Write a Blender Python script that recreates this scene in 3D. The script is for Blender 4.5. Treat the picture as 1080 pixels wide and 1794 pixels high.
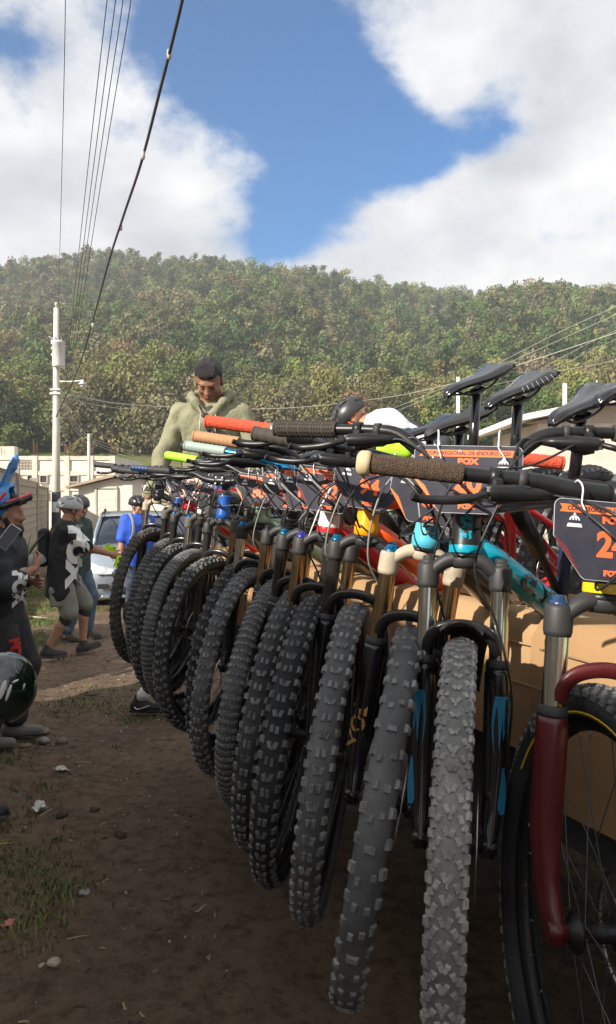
import bpy, math, random
import numpy as np
from mathutils import Matrix, Vector, Quaternion

for _o in list(bpy.data.objects):
    bpy.data.objects.remove(_o)
SC = bpy.context.scene
COL = SC.collection
R = math.radians
random.seed(7)
RNG = np.random.default_rng(11)

# ------------------------------------------------------------------ camera, sky, sun, exposure
EYE = 1.65
FOCAL = 1300.0            # focal length in photograph pixels (1080 x 1794)
cam_d = bpy.data.cameras.new('camera')
cam = bpy.data.objects.new('camera', cam_d)
COL.objects.link(cam)
cam.location = (0, 0, EYE)
cam.rotation_euler = (R(90), 0, 0)
cam_d.sensor_fit = 'VERTICAL'
cam_d.sensor_height = 36.0
cam_d.lens = 36.0 * FOCAL / 1794.0
cam_d.shift_y = -22.0 / 1794.0
cam_d.clip_start = 0.02
cam_d.clip_end = 5000
SC.camera = cam

SUN_EL = 27.0
SUN_TRAVEL = Vector((0.75, 0.66, 0)).normalized()      # the way sunlight travels over the ground
sun_dir = Vector((-SUN_TRAVEL.x * math.cos(R(SUN_EL)), -SUN_TRAVEL.y * math.cos(R(SUN_EL)), math.sin(R(SUN_EL))))
sun_d = bpy.data.lights.new('sun', 'SUN')
sun_d.energy = 5.0
sun_d.angle = R(0.53)
sun_d.color = (1.0, 0.92, 0.80)
sun = bpy.data.objects.new('sun', sun_d)
COL.objects.link(sun)
sun.rotation_euler = sun_dir.to_track_quat('Z', 'Y').to_euler()
sun.location = (-20, -20, 30)

SC.view_settings.view_transform = 'Standard'
SC.view_settings.look = 'None'
SC.view_settings.gamma = 1.0
SC.view_settings.use_curve_mapping = False
SC.view_settings.exposure = 0.92
SC.render.engine = 'CYCLES'
SC.cycles.use_denoising = True
SC.cycles.max_bounces = 6
SC.cycles.diffuse_bounces = 3
SC.cycles.glossy_bounces = 3
SC.cycles.transmission_bounces = 3
SC.cycles.transparent_max_bounces = 6
SC.cycles.sample_clamp_indirect = 6.0


def make_world():
    w = bpy.data.worlds.new('World')
    SC.world = w
    w.use_nodes = True
    nt = w.node_tree
    nt.nodes.clear()
    N, L = nt.nodes.new, nt.links.new
    out = N('ShaderNodeOutputWorld')
    bg = N('ShaderNodeBackground')
    sky = N('ShaderNodeTexSky')
    sky.sky_type = 'NISHITA'
    sky.sun_disc = False
    sky.sun_elevation = R(SUN_EL)
    sky.sun_rotation = math.atan2(sun_dir.x, sun_dir.y)
    sky.altitude = 300
    sky.air_density = 1.0
    sky.dust_density = 0.2
    sky.ozone_density = 3.0
    sk = N('ShaderNodeVectorMath'); sk.operation = 'SCALE'
    L(sky.outputs[0], sk.inputs[0]); sk.inputs['Scale'].default_value = 0.105
    tc = N('ShaderNodeTexCoord')
    nrm = N('ShaderNodeVectorMath'); nrm.operation = 'NORMALIZE'
    L(tc.outputs['Generated'], nrm.inputs[0])

    def math_(op, a, b=None, c=None, clamp=False):
        m = N('ShaderNodeMath'); m.operation = op; m.use_clamp = clamp
        for i, v in enumerate((a, b, c)):
            if v is None: continue
            if isinstance(v, (int, float)): m.inputs[i].default_value = v
            else: L(v, m.inputs[i])
        return m.outputs[0]

    def noise(scale, detail, rough, off, dist=0.0):
        mp = N('ShaderNodeMapping'); mp.inputs['Location'].default_value = off
        mp.inputs['Scale'].default_value = (1, 1, 1.5)
        L(nrm.outputs[0], mp.inputs['Vector'])
        t = N('ShaderNodeTexNoise'); t.inputs['Scale'].default_value = scale
        t.inputs['Detail'].default_value = detail; t.inputs['Roughness'].default_value = rough
        t.inputs['Distortion'].default_value = dist
        L(mp.outputs[0], t.inputs['Vector'])
        return t.outputs['Fac']

    # gaps of open sky between the cloud banks: each is a round gap about a direction of the sky
    gaps = [((405, -60), 7, 1.0), ((465, 60), 5.6, 1.0), ((355, 30), 4.2, .8), ((565, 150), 5.2, 1.05), ((635, 215), 3.6, .95), ((585, 300), 4.2, 1.0), ((525, 370), 3.2, .9), ((480, 425), 2.8, .7),
            ((700, 275), 2.8, .95), ((765, 270), 2.4, .85), ((825, 250), 2.2, .75), ((885, 205), 2.3, .85), ((50, 85), 3.0, .62), ((10, 70), 2.2, .4)]
    tot = None
    for (px, py), rad, amt in gaps:
        d = Vector(((px - 540) / FOCAL, 1.0, (875 - py) / FOCAL)).normalized()
        dp = N('ShaderNodeVectorMath'); dp.operation = 'DOT_PRODUCT'
        L(nrm.outputs[0], dp.inputs[0]); dp.inputs[1].default_value = d
        k = 1.0 / (1 - math.cos(R(rad)))
        g = math_('MULTIPLY', math_('EXPONENT', math_('MULTIPLY', math_('SUBTRACT', dp.outputs['Value'], 1.0), k)), amt)
        tot = g if tot is None else math_('ADD', tot, g)
    n1 = noise(4.2, 10, 0.62, (3.1, 1.7, 0.4), 0.25)
    n2 = noise(13.0, 7, 0.6, (0.3, 4.7, 2.4), 0.1)
    dens = math_('ADD', math_('MULTIPLY', math_('SUBTRACT', n1, 0.5), 2.5), math_('MULTIPLY', math_('SUBTRACT', n2, 0.5), 2.0))
    dens = math_('ADD', dens, 0.80)
    dens = math_('SUBTRACT', dens, math_('MULTIPLY', tot, 1.15))
    mr = N('ShaderNodeMapRange'); mr.interpolation_type = 'SMOOTHSTEP'
    L(dens, mr.inputs[0]); mr.inputs[1].default_value = -0.55; mr.inputs[2].default_value = 0.52
    cov = mr.outputs[0]
    # brightness of the cloud bodies
    n3 = noise(3.0, 6, 0.5, (5.3, 0.2, 1.9), 0.2)
    n4 = noise(9.0, 6, 0.55, (1.3, 8.2, 3.9), 0.0)
    br = math_('ADD', math_('MULTIPLY', n3, 0.75), math_('MULTIPLY', n4, 0.35))
    cr = N('ShaderNodeValToRGB')
    L(br, cr.inputs[0])
    e = cr.color_ramp.elements
    e[0].position = 0.38; e[0].color = (0.27, 0.295, 0.325, 1)
    e[1].position = 0.66; e[1].color = (0.58, 0.58, 0.58, 1)
    m = e.new(0.52); m.color = (0.41, 0.425, 0.45, 1)
    hsv = N('ShaderNodeHueSaturation'); hsv.inputs['Saturation'].default_value = 1.55; hsv.inputs['Value'].default_value = .88; L(sk.outputs[0], hsv.inputs['Color'])
    mix = N('ShaderNodeMixRGB')
    L(cov, mix.inputs[0]); L(hsv.outputs[0], mix.inputs[1]); L(cr.outputs[0], mix.inputs[2])
    L(mix.outputs[0], bg.inputs[0])
    bg.inputs[1].default_value = 1.0
    L(bg.outputs[0], out.inputs[0])
make_world()


# ------------------------------------------------------------------ small tools
def P(px, py, d):
    """the point of the place that lies d metres ahead under a spot of the photograph"""
    return Vector(((px - 540) / FOCAL * d, d, EYE - (py - 875) / FOCAL * d))


def G(px, py):
    d = FOCAL * EYE / (py - 875)
    return Vector(((px - 540) / FOCAL * d, d, 0))


MATS = {}


def mat(name, col, rough=0.6, metal=0.0, var=0.0, vscale=20.0, bump=0.0, bscale=80.0, spec=0.5, col2=None, coat=0.0, detail=4.0, alpha=None, ramp=None, trans=0.0):
    if name in MATS: return MATS[name]
    m = bpy.data.materials.new(name); MATS[name] = m
    m.use_nodes = True
    nt = m.node_tree
    b = nt.nodes['Principled BSDF']
    b.inputs['Base Color'].default_value = (*col, 1)
    b.inputs['Roughness'].default_value = rough
    b.inputs['Metallic'].default_value = metal
    b.inputs['Specular IOR Level'].default_value = spec
    b.inputs['Coat Weight'].default_value = coat
    b.inputs['Transmission Weight'].default_value = trans
    if var > 0 or col2 is not None or bump > 0:
        tc = nt.nodes.new('ShaderNodeTexCoord')
        if var > 0 or col2 is not None:
            t = nt.nodes.new('ShaderNodeTexNoise'); t.inputs['Scale'].default_value = vscale
            t.inputs['Detail'].default_value = detail; t.inputs['Roughness'].default_value = 0.6
            nt.links.new(tc.outputs['Object'], t.inputs['Vector'])
            r = nt.nodes.new('ShaderNodeValToRGB')
            nt.links.new(t.outputs['Fac'], r.inputs[0])
            c2 = col2 if col2 is not None else tuple(c * (1 + var) for c in col)
            c1 = col if col2 is not None else tuple(c * (1 - var) for c in col)
            lo, hi = ramp or (0.32, 0.68)
            r.color_ramp.elements[0].position = lo; r.color_ramp.elements[0].color = (*c1, 1)
            r.color_ramp.elements[1].position = hi; r.color_ramp.elements[1].color = (*c2, 1)
            nt.links.new(r.outputs[0], b.inputs['Base Color'])
        if bump > 0:
            t2 = nt.nodes.new('ShaderNodeTexNoise'); t2.inputs['Scale'].default_value = bscale
            t2.inputs['Detail'].default_value = 5
            nt.links.new(tc.outputs['Object'], t2.inputs['Vector'])
            bp = nt.nodes.new('ShaderNodeBump'); bp.inputs['Strength'].default_value = bump
            bp.inputs['Distance'].default_value = 0.02
            nt.links.new(t2.outputs['Fac'], bp.inputs['Height'])
            nt.links.new(bp.outputs[0], b.inputs['Normal'])
    return m


class MB:
    """collects shapes that make up one mesh"""
    def __init__(s):
        s.v = []; s.f = []; s.m = []; s.sm = []

    def add(s, vs, fs, mi=0, smooth=True):
        o = len(s.v)
        s.v += [tuple(p) for p in vs]
        for f in fs:
            s.f.append(tuple(i + o for i in f)); s.m.append(mi); s.sm.append(smooth)
        return s

    def box(s, c, size, rot=None, mi=0, bev=0.0):
        hx, hy, hz = (d / 2 for d in size)
        if bev <= 0:
            vs = [Vector((x, y, z)) for x in (-hx, hx) for y in (-hy, hy) for z in (-hz, hz)]
            fs = [(0, 1, 3, 2), (4, 6, 7, 5), (0, 4, 5, 1), (2, 3, 7, 6), (0, 2, 6, 4), (1, 5, 7, 3)]
            sm = False
        else:
            vs = []; fs = []
            q = lambda a: a
            pts = []
            for zz, ins in ((-hz, bev), (-hz + bev, 0), (hz - bev, 0), (hz, bev)):
                ax, ay = hx - ins, hy - ins
                b = bev
                ring = [(ax, -ay + b), (ax, ay - b), (ax - b, ay), (-ax + b, ay), (-ax, ay - b), (-ax, -ay + b), (-ax + b, -ay), (ax - b, -ay)]
                vs += [Vector((x, y, zz)) for x, y in ring]
            for k in range(3):
                for i in range(8):
                    j = (i + 1) % 8
                    fs.append((k * 8 + i, k * 8 + j, (k + 1) * 8 + j, (k + 1) * 8 + i))
            fs.append(tuple(range(7, -1, -1))); fs.append(tuple(range(24, 32)))
            sm = False
        M = rot if rot is not None else Matrix.Identity(3)
        c = Vector(c)
        s.add([M @ v + c for v in vs], fs, mi, sm)
        return s

    def tube(s, pts, r, n=10, mi=0, cap=True, flat=None, smooth=True, up=None):
        """pts: list of points; r: radius, list of radii or of (ra, rb)"""
        pts = [Vector(p) for p in pts]
        m = len(pts)
        if not isinstance(r, (list, tuple)): r = [r] * m
        T = []
        for i in range(m):
            a = pts[max(0, i - 1)]; b = pts[min(m - 1, i + 1)]
            t = (b - a)
            T.append(t.normalized() if t.length > 1e-9 else Vector((0, 0, 1)))
        u = Vector(up) if up is not None else (Vector((0, 0, 1)) if abs(T[0].z) < 0.9 else Vector((1, 0, 0)))
        u = (u - T[0] * u.dot(T[0])).normalized()
        vs = []
        for i in range(m):
            if i: 
                u = u - T[i] * u.dot(T[i])
                u = u.normalized() if u.length > 1e-6 else Vector((1, 0, 0))
            w = T[i].cross(u)
            ri = r[i]; ra, rb = ri if isinstance(ri, (list, tuple)) else (ri, ri)
            for k in range(n):
                a = 2 * math.pi * k / n
                vs.append(pts[i] + u * (ra * math.cos(a)) + w * (rb * math.sin(a)))
        fs = []
        for i in range(m - 1):
            for k in range(n):
                k2 = (k + 1) % n
                fs.append((i * n + k, i * n + k2, (i + 1) * n + k2, (i + 1) * n + k))
        s.add(vs, fs, mi, smooth)
        if cap:
            o = len(s.v) - len(vs)
            s.f.append(tuple(o + k for k in range(n - 1, -1, -1))); s.m.append(mi); s.sm.append(False)
            s.f.append(tuple(o + (m - 1) * n + k for k in range(n))); s.m.append(mi); s.sm.append(False)
        return s

    def lathe(s, prof, c=(0, 0, 0), axis='z', n=24, mi=0, closed=False, smooth=True, a0=0.0, a1=2 * math.pi):
        full = abs(a1 - a0 - 2 * math.pi) < 1e-6
        k = len(prof); vs = []
        cnt = n if full else n + 1
        for i in range(cnt):
            a = a0 + (a1 - a0) * i / n
            ca, sa = math.cos(a), math.sin(a)
            for r_, h in prof:
                if axis == 'z': p = (r_ * ca, r_ * sa, h)
                elif axis == 'y': p = (r_ * ca, h, r_ * sa)
                else: p = (h, r_ * ca, r_ * sa)
                vs.append(Vector(p) + Vector(c))
        fs = []
        kk = k if closed else k - 1
        for i in range(n):
            i2 = (i + 1) % cnt
            for j in range(kk):
                j2 = (j + 1) % k
                q = (i * k + j, i2 * k + j, i2 * k + j2, i * k + j2)
                fs.append(q if axis != 'y' else q[::-1])
        s.add(vs, fs, mi, smooth)
        return s

    def prism(s, outline, z0, z1, mi=0, M=None, side_mi=None):
        """outline: list of (x, y); extruded along z, then moved by matrix M"""
        n = len(outline)
        M = M if M is not None else Matrix.Identity(4)
        vs = [M @ Vector((x, y, z0)) for x, y in outline] + [M @ Vector((x, y, z1)) for x, y in outline]
        s.add(vs, [tuple(range(n - 1, -1, -1)), tuple(range(n, 2 * n))], mi, False)
        o = len(s.v) - 2 * n
        for i in range(n):
            j = (i + 1) % n
            s.f.append((o + i, o + j, o + n + j, o + n + i)); s.m.append(mi if side_mi is None else side_mi); s.sm.append(False)
        return s

    def loft(s, rings, mi=0, cap=True, smooth=True, closed=True):
        n = len(rings[0]); vs = [Vector(p) for r_ in rings for p in r_]
        fs = []
        for i in range(len(rings) - 1):
            for k in range(n if closed else n - 1):
                k2 = (k + 1) % n
                fs.append((i * n + k, i * n + k2, (i + 1) * n + k2, (i + 1) * n + k))
        if cap:
            fs.append(tuple(range(n - 1, -1, -1))); fs.append(tuple((len(rings) - 1) * n + k for k in range(n)))
        s.add(vs, fs, mi, smooth)
        return s

    def mesh(s, name, mats):
        me = bpy.data.meshes.new(name)
        me.from_pydata([tuple(v) for v in s.v], [], s.f)
        if not isinstance(mats, (list, tuple)): mats = [mats]
        for m_ in mats: me.materials.append(m_)
        me.polygons.foreach_set('material_index', np.array(s.m, dtype=np.int32))
        me.polygons.foreach_set('use_smooth', np.array(s.sm, dtype=bool))
        me.update()
        return me

    def build(s, name, mats, parent=None, M=None):
        return put(name, s.mesh(name, mats), parent, M)


def put(name, me, parent=None, M=None):
    o = bpy.data.objects.new(name, me)
    COL.objects.link(o)
    if parent is not None: o.parent = parent
    if M is not None: o.matrix_basis = M
    return o


def empty(name, M=None):
    o = bpy.data.objects.new(name, None)
    o.empty_display_size = 0.2
    COL.objects.link(o)
    if M is not None: o.matrix_basis = M
    return o


def tag(o, label=None, cat=None, group=None, kind=None):
    if label: o['label'] = label
    if cat: o['category'] = cat
    if group: o['group'] = group
    if kind: o['kind'] = kind
    return o


def np_mesh(name, V, F, mats, mi=None, smooth=False):
    """V (n,3) and F (m,4) or (m,3) arrays"""
    me = bpy.data.meshes.new(name)
    V = np.asarray(V, dtype=np.float32); F = np.asarray(F, dtype=np.int32)
    k = F.shape[1]
    me.vertices.add(len(V)); me.vertices.foreach_set('co', V.ravel())
    me.loops.add(F.size); me.loops.foreach_set('vertex_index', F.ravel())
    me.polygons.add(len(F))
    me.polygons.foreach_set('loop_start', np.arange(0, F.size, k, dtype=np.int32))
    if mi is not None: me.polygons.foreach_set('material_index', np.asarray(mi, dtype=np.int32))
    me.polygons.foreach_set('use_smooth', np.full(len(F), smooth, dtype=bool))
    if not isinstance(mats, (list, tuple)): mats = [mats]
    for m_ in mats: me.materials.append(m_)
    me.update(calc_edges=True)
    me.validate()
    return me


def spline(pts, n=8):
    """smooth curve through points (Catmull-Rom)"""
    pts = [Vector(p) for p in pts]
    q = [pts[0] * 2 - pts[1]] + pts + [pts[-1] * 2 - pts[-2]]
    out = []
    for i in range(1, len(q) - 2):
        a, b, c, d = q[i - 1], q[i], q[i + 1], q[i + 2]
        for k in range(n):
            t = k / n
            out.append(0.5 * ((2 * b) + (c - a) * t + (2 * a - 5 * b + 4 * c - d) * t * t + (3 * b - a - 3 * c + d) * t ** 3))
    out.append(pts[-1])
    return out


def text_mesh(body, size, mat_, bold=0.0, depth=0.0006, shear=0.0, align='CENTER', sx=1.0):
    cu = bpy.data.curves.new('lettering', 'FONT')
    cu.body = body; cu.size = size; cu.align_x = align; cu.align_y = 'CENTER'
    cu.extrude = depth; cu.offset = bold; cu.shear = shear; cu.resolution_u = 3
    ob = bpy.data.objects.new('lettering', cu)
    COL.objects.link(ob)
    dg = bpy.context.evaluated_depsgraph_get()
    me = bpy.data.meshes.new_from_object(ob.evaluated_get(dg))
    bpy.data.objects.remove(ob); bpy.data.curves.remove(cu)
    me.name = 'lettering'
    if sx != 1.0: me.transform(Matrix.Diagonal((sx, 1, 1, 1)))
    me.materials.clear(); me.materials.append(mat_)
    return me


# ------------------------------------------------------------------ smooth solids from distance fields (people, helmets, cloth)
def smin(a, b, k):
    if k <= 0: return np.minimum(a, b)
    h = np.clip(0.5 + 0.5 * (b - a) / k, 0, 1)
    return b + (a - b) * h - k * h * (1 - h)


class Field:
    """prims: ('c', a, b, ra, rb) round cone; ('e', centre, radii, rot3) ellipsoid; ('b', centre, half, round, rot3) box"""
    def __init__(s, h=0.014):
        s.p = []; s.h = h; s.post = None

    def cone(s, a, b, ra, rb=None, k=0.03, cut=False):
        s.p.append(('c', np.array(a, float), np.array(b, float), ra, ra if rb is None else rb, k, cut)); return s

    def ell(s, c, r_, rot=None, k=0.03, cut=False):
        s.p.append(('e', np.array(c, float), np.array(r_, float), None if rot is None else np.array(rot, float), k, cut)); return s

    def box(s, c, hs, rnd=0.01, rot=None, k=0.02, cut=False):
        s.p.append(('b', np.array(c, float), np.array(hs, float), rnd, None if rot is None else np.array(rot, float), k, cut)); return s

    def bounds(s):
        lo = np.full(3, 1e9); hi = -lo
        for q in s.p:
            if q[-1]: continue
            if q[0] == 'c':
                m = max(q[3], q[4]); l = np.minimum(q[1], q[2]) - m; u = np.maximum(q[1], q[2]) + m
            else:
                m = np.linalg.norm(q[2]) if (q[3] is not None and q[0] == 'e') or q[0] == 'b' else np.max(q[2])
                m = m + (q[3] if q[0] == 'b' else 0)
                l = q[1] - m; u = q[1] + m
            lo = np.minimum(lo, l); hi = np.maximum(hi, u)
        return lo - 3 * s.h, hi + 3 * s.h

    def arrays(s):
        h = s.h
        lo, hi = s.bounds()
        n = np.ceil((hi - lo) / h).astype(int) + 1
        ax = [lo[i] + h * np.arange(n[i]) for i in range(3)]
        V = np.full(n, 0.5, dtype=np.float64)
        for q in s.p:
            kind = q[0]; k, cut = q[-2], q[-1]
            if kind == 'c':
                m = max(q[3], q[4]) + k + 3 * h; l = np.minimum(q[1], q[2]) - m; u = np.maximum(q[1], q[2]) + m
            else:
                m = np.linalg.norm(q[2]) + k + 3 * h + (q[3] if kind == 'b' else 0); l = q[1] - m; u = q[1] + m
            i0 = np.clip(np.floor((l - lo) / h).astype(int), 0, n - 1); i1 = np.clip(np.ceil((u - lo) / h).astype(int) + 1, 1, n)
            if np.any(i1 <= i0): continue
            X, Y, Z = np.meshgrid(ax[0][i0[0]:i1[0]], ax[1][i0[1]:i1[1]], ax[2][i0[2]:i1[2]], indexing='ij')
            if kind == 'c':
                a, b = q[1], q[2]; ba = b - a; L2 = max(ba @ ba, 1e-12)
                t = np.clip(((X - a[0]) * ba[0] + (Y - a[1]) * ba[1] + (Z - a[2]) * ba[2]) / L2, 0, 1)
                D = np.sqrt((X - a[0] - t * ba[0]) ** 2 + (Y - a[1] - t * ba[1]) ** 2 + (Z - a[2] - t * ba[2]) ** 2) - (q[3] + (q[4] - q[3]) * t)
            else:
                dx, dy, dz = X - q[1][0], Y - q[1][1], Z - q[1][2]
                rot = q[3] if kind == 'e' else q[4]
                if rot is not None:
                    m = rot.T
                    dx, dy, dz = m[0, 0] * dx + m[0, 1] * dy + m[0, 2] * dz, m[1, 0] * dx + m[1, 1] * dy + m[1, 2] * dz, m[2, 0] * dx + m[2, 1] * dy + m[2, 2] * dz
                if kind == 'e':
                    r_ = q[2]
                    k0 = np.sqrt((dx / r_[0]) ** 2 + (dy / r_[1]) ** 2 + (dz / r_[2]) ** 2)
                    k1 = np.sqrt((dx / r_[0] ** 2) ** 2 + (dy / r_[1] ** 2) ** 2 + (dz / r_[2] ** 2) ** 2)
                    D = k0 * (k0 - 1) / np.maximum(k1, 1e-9)
                else:
                    hs = q[2]; rd = q[3]
                    ex, ey, ez = np.abs(dx) - hs[0] + rd, np.abs(dy) - hs[1] + rd, np.abs(dz) - hs[2] + rd
                    D = np.sqrt(np.maximum(ex, 0) ** 2 + np.maximum(ey, 0) ** 2 + np.maximum(ez, 0) ** 2) + np.minimum(np.maximum(ex, np.maximum(ey, ez)), 0) - rd
            sl = (slice(i0[0], i1[0]), slice(i0[1], i1[1]), slice(i0[2], i1[2]))
            if cut: V[sl] = -smin(-V[sl], D, k)
            else: V[sl] = smin(V[sl], D, k)
        if s.post is not None:
            X, Y, Z = np.meshgrid(*ax, indexing='ij')
            V = s.post(V, X, Y, Z)
        return surface_nets(V, lo, h)

    def mesh(s, name, m_, smooth=True):
        V, F = s.arrays()
        return np_mesh(name, V, F, m_, smooth=smooth)

    def build(s, name, m_, parent=None, M=None):
        return put(name, s.mesh(name, m_), parent, M)


def surface_nets(V, lo, h):
    S = V < 0
    nx, ny, nz = V.shape
    c = [(i, j, k) for i in (0, 1) for j in (0, 1) for k in (0, 1)]
    def sub(A, o): return A[o[0]:nx - 1 + o[0], o[1]:ny - 1 + o[1], o[2]:nz - 1 + o[2]]
    cnt = np.zeros((nx - 1, ny - 1, nz - 1)); acc = np.zeros((nx - 1, ny - 1, nz - 1, 3))
    for a in c:
        for b in c:
            d = tuple(np.subtract(b, a))
            if sorted(d) != [0, 0, 1]: continue
            va, vb = sub(V, a), sub(V, b)
            m = sub(S, a) != sub(S, b)
            t = np.where(m, va / np.where(m, va - vb, 1), 0)
            cnt += m
            for e in range(3):
                acc[..., e] += np.where(m, a[e] + d[e] * t, 0)
    act = cnt > 0
    idx = np.full(cnt.shape, -1, dtype=np.int64)
    I = np.argwhere(act)
    idx[act] = np.arange(len(I))
    verts = lo + h * (I + acc[act] / cnt[act][:, None])
    F = []
    for axis in range(3):
        o = [0, 0, 0]; o[axis] = 1
        A = S[:nx - o[0], :ny - o[1], :nz - o[2]]; B = S[o[0]:, o[1]:, o[2]:]
        E = np.argwhere(A != B)
        b, d = (axis + 1) % 3, (axis + 2) % 3
        ok = (E[:, b] > 0) & (E[:, d] > 0) & (E[:, b] < V.shape[b] - 1) & (E[:, d] < V.shape[d] - 1)
        E = E[ok]
        if not len(E): continue
        ins = A[E[:, 0], E[:, 1], E[:, 2]]
        def cell(db, dd):
            q = E.copy(); q[:, b] += db; q[:, d] += dd
            return idx[q[:, 0], q[:, 1], q[:, 2]]
        q = np.stack([cell(-1, -1), cell(0, -1), cell(0, 0), cell(-1, 0)], 1)
        q[~ins] = q[~ins][:, ::-1]
        F.append(q)
    return verts, np.concatenate(F)

# ================================================================== the setting
def vnoise(x, y, seed=0):
    """smooth value noise, arrays in, -1..1 out"""
    xi = np.floor(x).astype(np.int64); yi = np.floor(y).astype(np.int64)
    fx = x - xi; fy = y - yi
    fx = fx * fx * (3 - 2 * fx); fy = fy * fy * (3 - 2 * fy)
    def hsh(a, b):
        n = (a * 374761393 + b * 668265263 + seed * 1442695041) & 0x7fffffff
        n = ((n ^ (n >> 13)) * 1274126177) & 0x7fffffff
        return ((n ^ (n >> 16)) & 0xffff) / 32767.5 - 1
    return (hsh(xi, yi) * (1 - fx) + hsh(xi + 1, yi) * fx) * (1 - fy) + (hsh(xi, yi + 1) * (1 - fx) + hsh(xi + 1, yi + 1) * fx) * fy


def fbm(x, y, o=4, seed=0):
    t = 0; a = 1.0
    for i in range(o):
        t = t + a * vnoise(x * 2 ** i, y * 2 ** i, seed + i); a *= 0.5
    return t


WALL_X0, WALL_K = -2.15, -0.277          # the block wall beside the road: x = WALL_X0 + WALL_K * y
def wall_x(y): return WALL_X0 + WALL_K * y


def ground_z(x, y):
    x = np.asarray(x, float); y = np.asarray(y, float)
    near = np.clip(1 - np.hypot(x, y - 4) / 22, 0, 1)
    z = 0.020 * fbm(x * 0.9, y * 0.9, 3, 5) * near + 0.006 * fbm(x * 6, y * 6, 3, 9) * np.clip(near * 1.6, 0, 1)
    # ruts worn by wheels along the track
    off = x - (WALL_X0 + WALL_K * y) + 0.10 * vnoise(y * .5, x * 0 + 3.3, 61)
    for c in (1.75, 2.95):
        z = z - 0.020 * np.exp(-((off - c) / .16) ** 2) * np.clip(near * 2, 0, 1) + 0.010 * np.exp(-((np.abs(off - c) - .30) / .12) ** 2) * np.clip(near * 2, 0, 1)
    z = z + 0.010 * np.minimum(0, vnoise(x * 3.1, y * 2.6, 71) + .25) * np.clip(near * 2, 0, 1)
    # the verge under the wall stands a little above the beaten track
    v = np.clip(1 - (x - (WALL_X0 + WALL_K * y)) / 1.2, 0, 1)
    return z + 0.06 * v * np.clip(near * 3, 0, 1) - 0.01


def make_ground():
    def axis(lo, hi, a, b, step, grow=1.13):
        c = list(np.arange(a, b + 1e-6, step)); s = step; p = b
        while p < hi: s *= grow; p += s; c.append(p)
        s = step; p = a; q = []
        while p > lo: s *= grow; p -= s; q.append(p)
        return np.array(q[::-1] + c)
    xs = axis(-900, 900, -3.6, 1.4, 0.035); ys = axis(-300, 62, 2.0, 9.0, 0.035)
    X, Y = np.meshgrid(xs, ys, indexing='ij')
    Z = ground_z(X, Y)
    nx, ny = X.shape
    I = np.arange(nx * ny).reshape(nx, ny)
    F = np.stack([I[:-1, :-1], I[1:, :-1], I[1:, 1:], I[:-1, 1:]], -1).reshape(-1, 4)
    m = bpy.data.materials.new('packed_dirt'); m.use_nodes = True
    nt = m.node_tree; N, L = nt.nodes.new, nt.links.new
    b = nt.nodes['Principled BSDF']; b.inputs['Roughness'].default_value = 0.95; b.inputs['Specular IOR Level'].default_value = 0.2
    tc = N('ShaderNodeTexCoord')
    def nz(sc, det=6, ro=0.6):
        t = N('ShaderNodeTexNoise'); t.inputs['Scale'].default_value = sc; t.inputs['Detail'].default_value = det; t.inputs['Roughness'].default_value = ro
        L(tc.outputs['Object'], t.inputs['Vector']); return t.outputs['Fac']
    def ramp(f, *st):
        r = N('ShaderNodeValToRGB'); L(f, r.inputs[0])
        e = r.color_ramp.elements
        for i, (p, c) in enumerate(st):
            q = e[i] if i < 2 else e.new(p)
            q.position = p; q.color = (*c, 1)
        return r.outputs[0]
    def mx(mode, f, a, bb):
        x = N('ShaderNodeMixRGB'); x.blend_type = mode
        if isinstance(f, float): x.inputs[0].default_value = f
        else: L(f, x.inputs[0])
        L(a, x.inputs[1]); L(bb, x.inputs[2]); return x.outputs[0]
    c0 = ramp(nz(0.8, 7), (0.3, (0.13, 0.093, 0.066)), (0.7, (0.235, 0.17, 0.12)))
    c1 = ramp(nz(14, 7, .68), (0.34, (0.42, 0.36, 0.31)), (0.52, (1.0, 1.0, 1.0)), (0.76, (1.3, 1.28, 1.22)))
    c = mx('MULTIPLY', 0.8, c0, c1)
    cbig = ramp(nz(0.33, 3, .5), (0.36, (0.72, 0.72, 0.74)), (0.64, (1.22, 1.18, 1.12)))
    c = mx('MULTIPLY', 1.0, c, cbig)
    cdk = ramp(nz(2.6, 8, .7), (0.26, (0.42, 0.38, 0.34)), (0.40, (1.0, 1.0, 1.0)))
    c = mx('MULTIPLY', 0.8, c, cdk)
    vo = N('ShaderNodeTexVoronoi'); vo.inputs['Scale'].default_value = 38; L(tc.outputs['Object'], vo.inputs['Vector'])
    sp = ramp(vo.outputs['Distance'], (0.06, (1, 1, 1)), (0.14, (0, 0, 0)))
    spn = ramp(nz(9), (0.52, (0, 0, 0)), (0.62, (1, 1, 1)))
    sm = N('ShaderNodeMixRGB'); sm.blend_type = 'MULTIPLY'; sm.inputs[0].default_value = 1; L(sp, sm.inputs[1]); L(spn, sm.inputs[2])
    peb = ramp(vo.outputs['Color'], (0.2, (0.20, 0.17, 0.14)), (0.9, (0.42, 0.38, 0.33)))
    c = mx('MIX', sm.outputs[0], c, peb)
    # greenish-brown verge soil further from the track
    L(c, b.inputs['Base Color'])
    bp = N('ShaderNodeBump'); bp.inputs['Strength'].default_value = 1.0; bp.inputs['Distance'].default_value = 0.02
    ad = N('ShaderNodeMath'); L(nz(30, 8, .7), ad.inputs[0]); L(sp, ad.inputs[1])
    L(ad.outputs[0], bp.inputs['Height']); L(bp.outputs[0], b.inputs['Normal'])
    o = put('ground', np_mesh('ground', np.stack([X, Y, Z], -1).reshape(-1, 3), F, m, smooth=True))
    tag(o, kind='structure')
make_ground()


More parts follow.
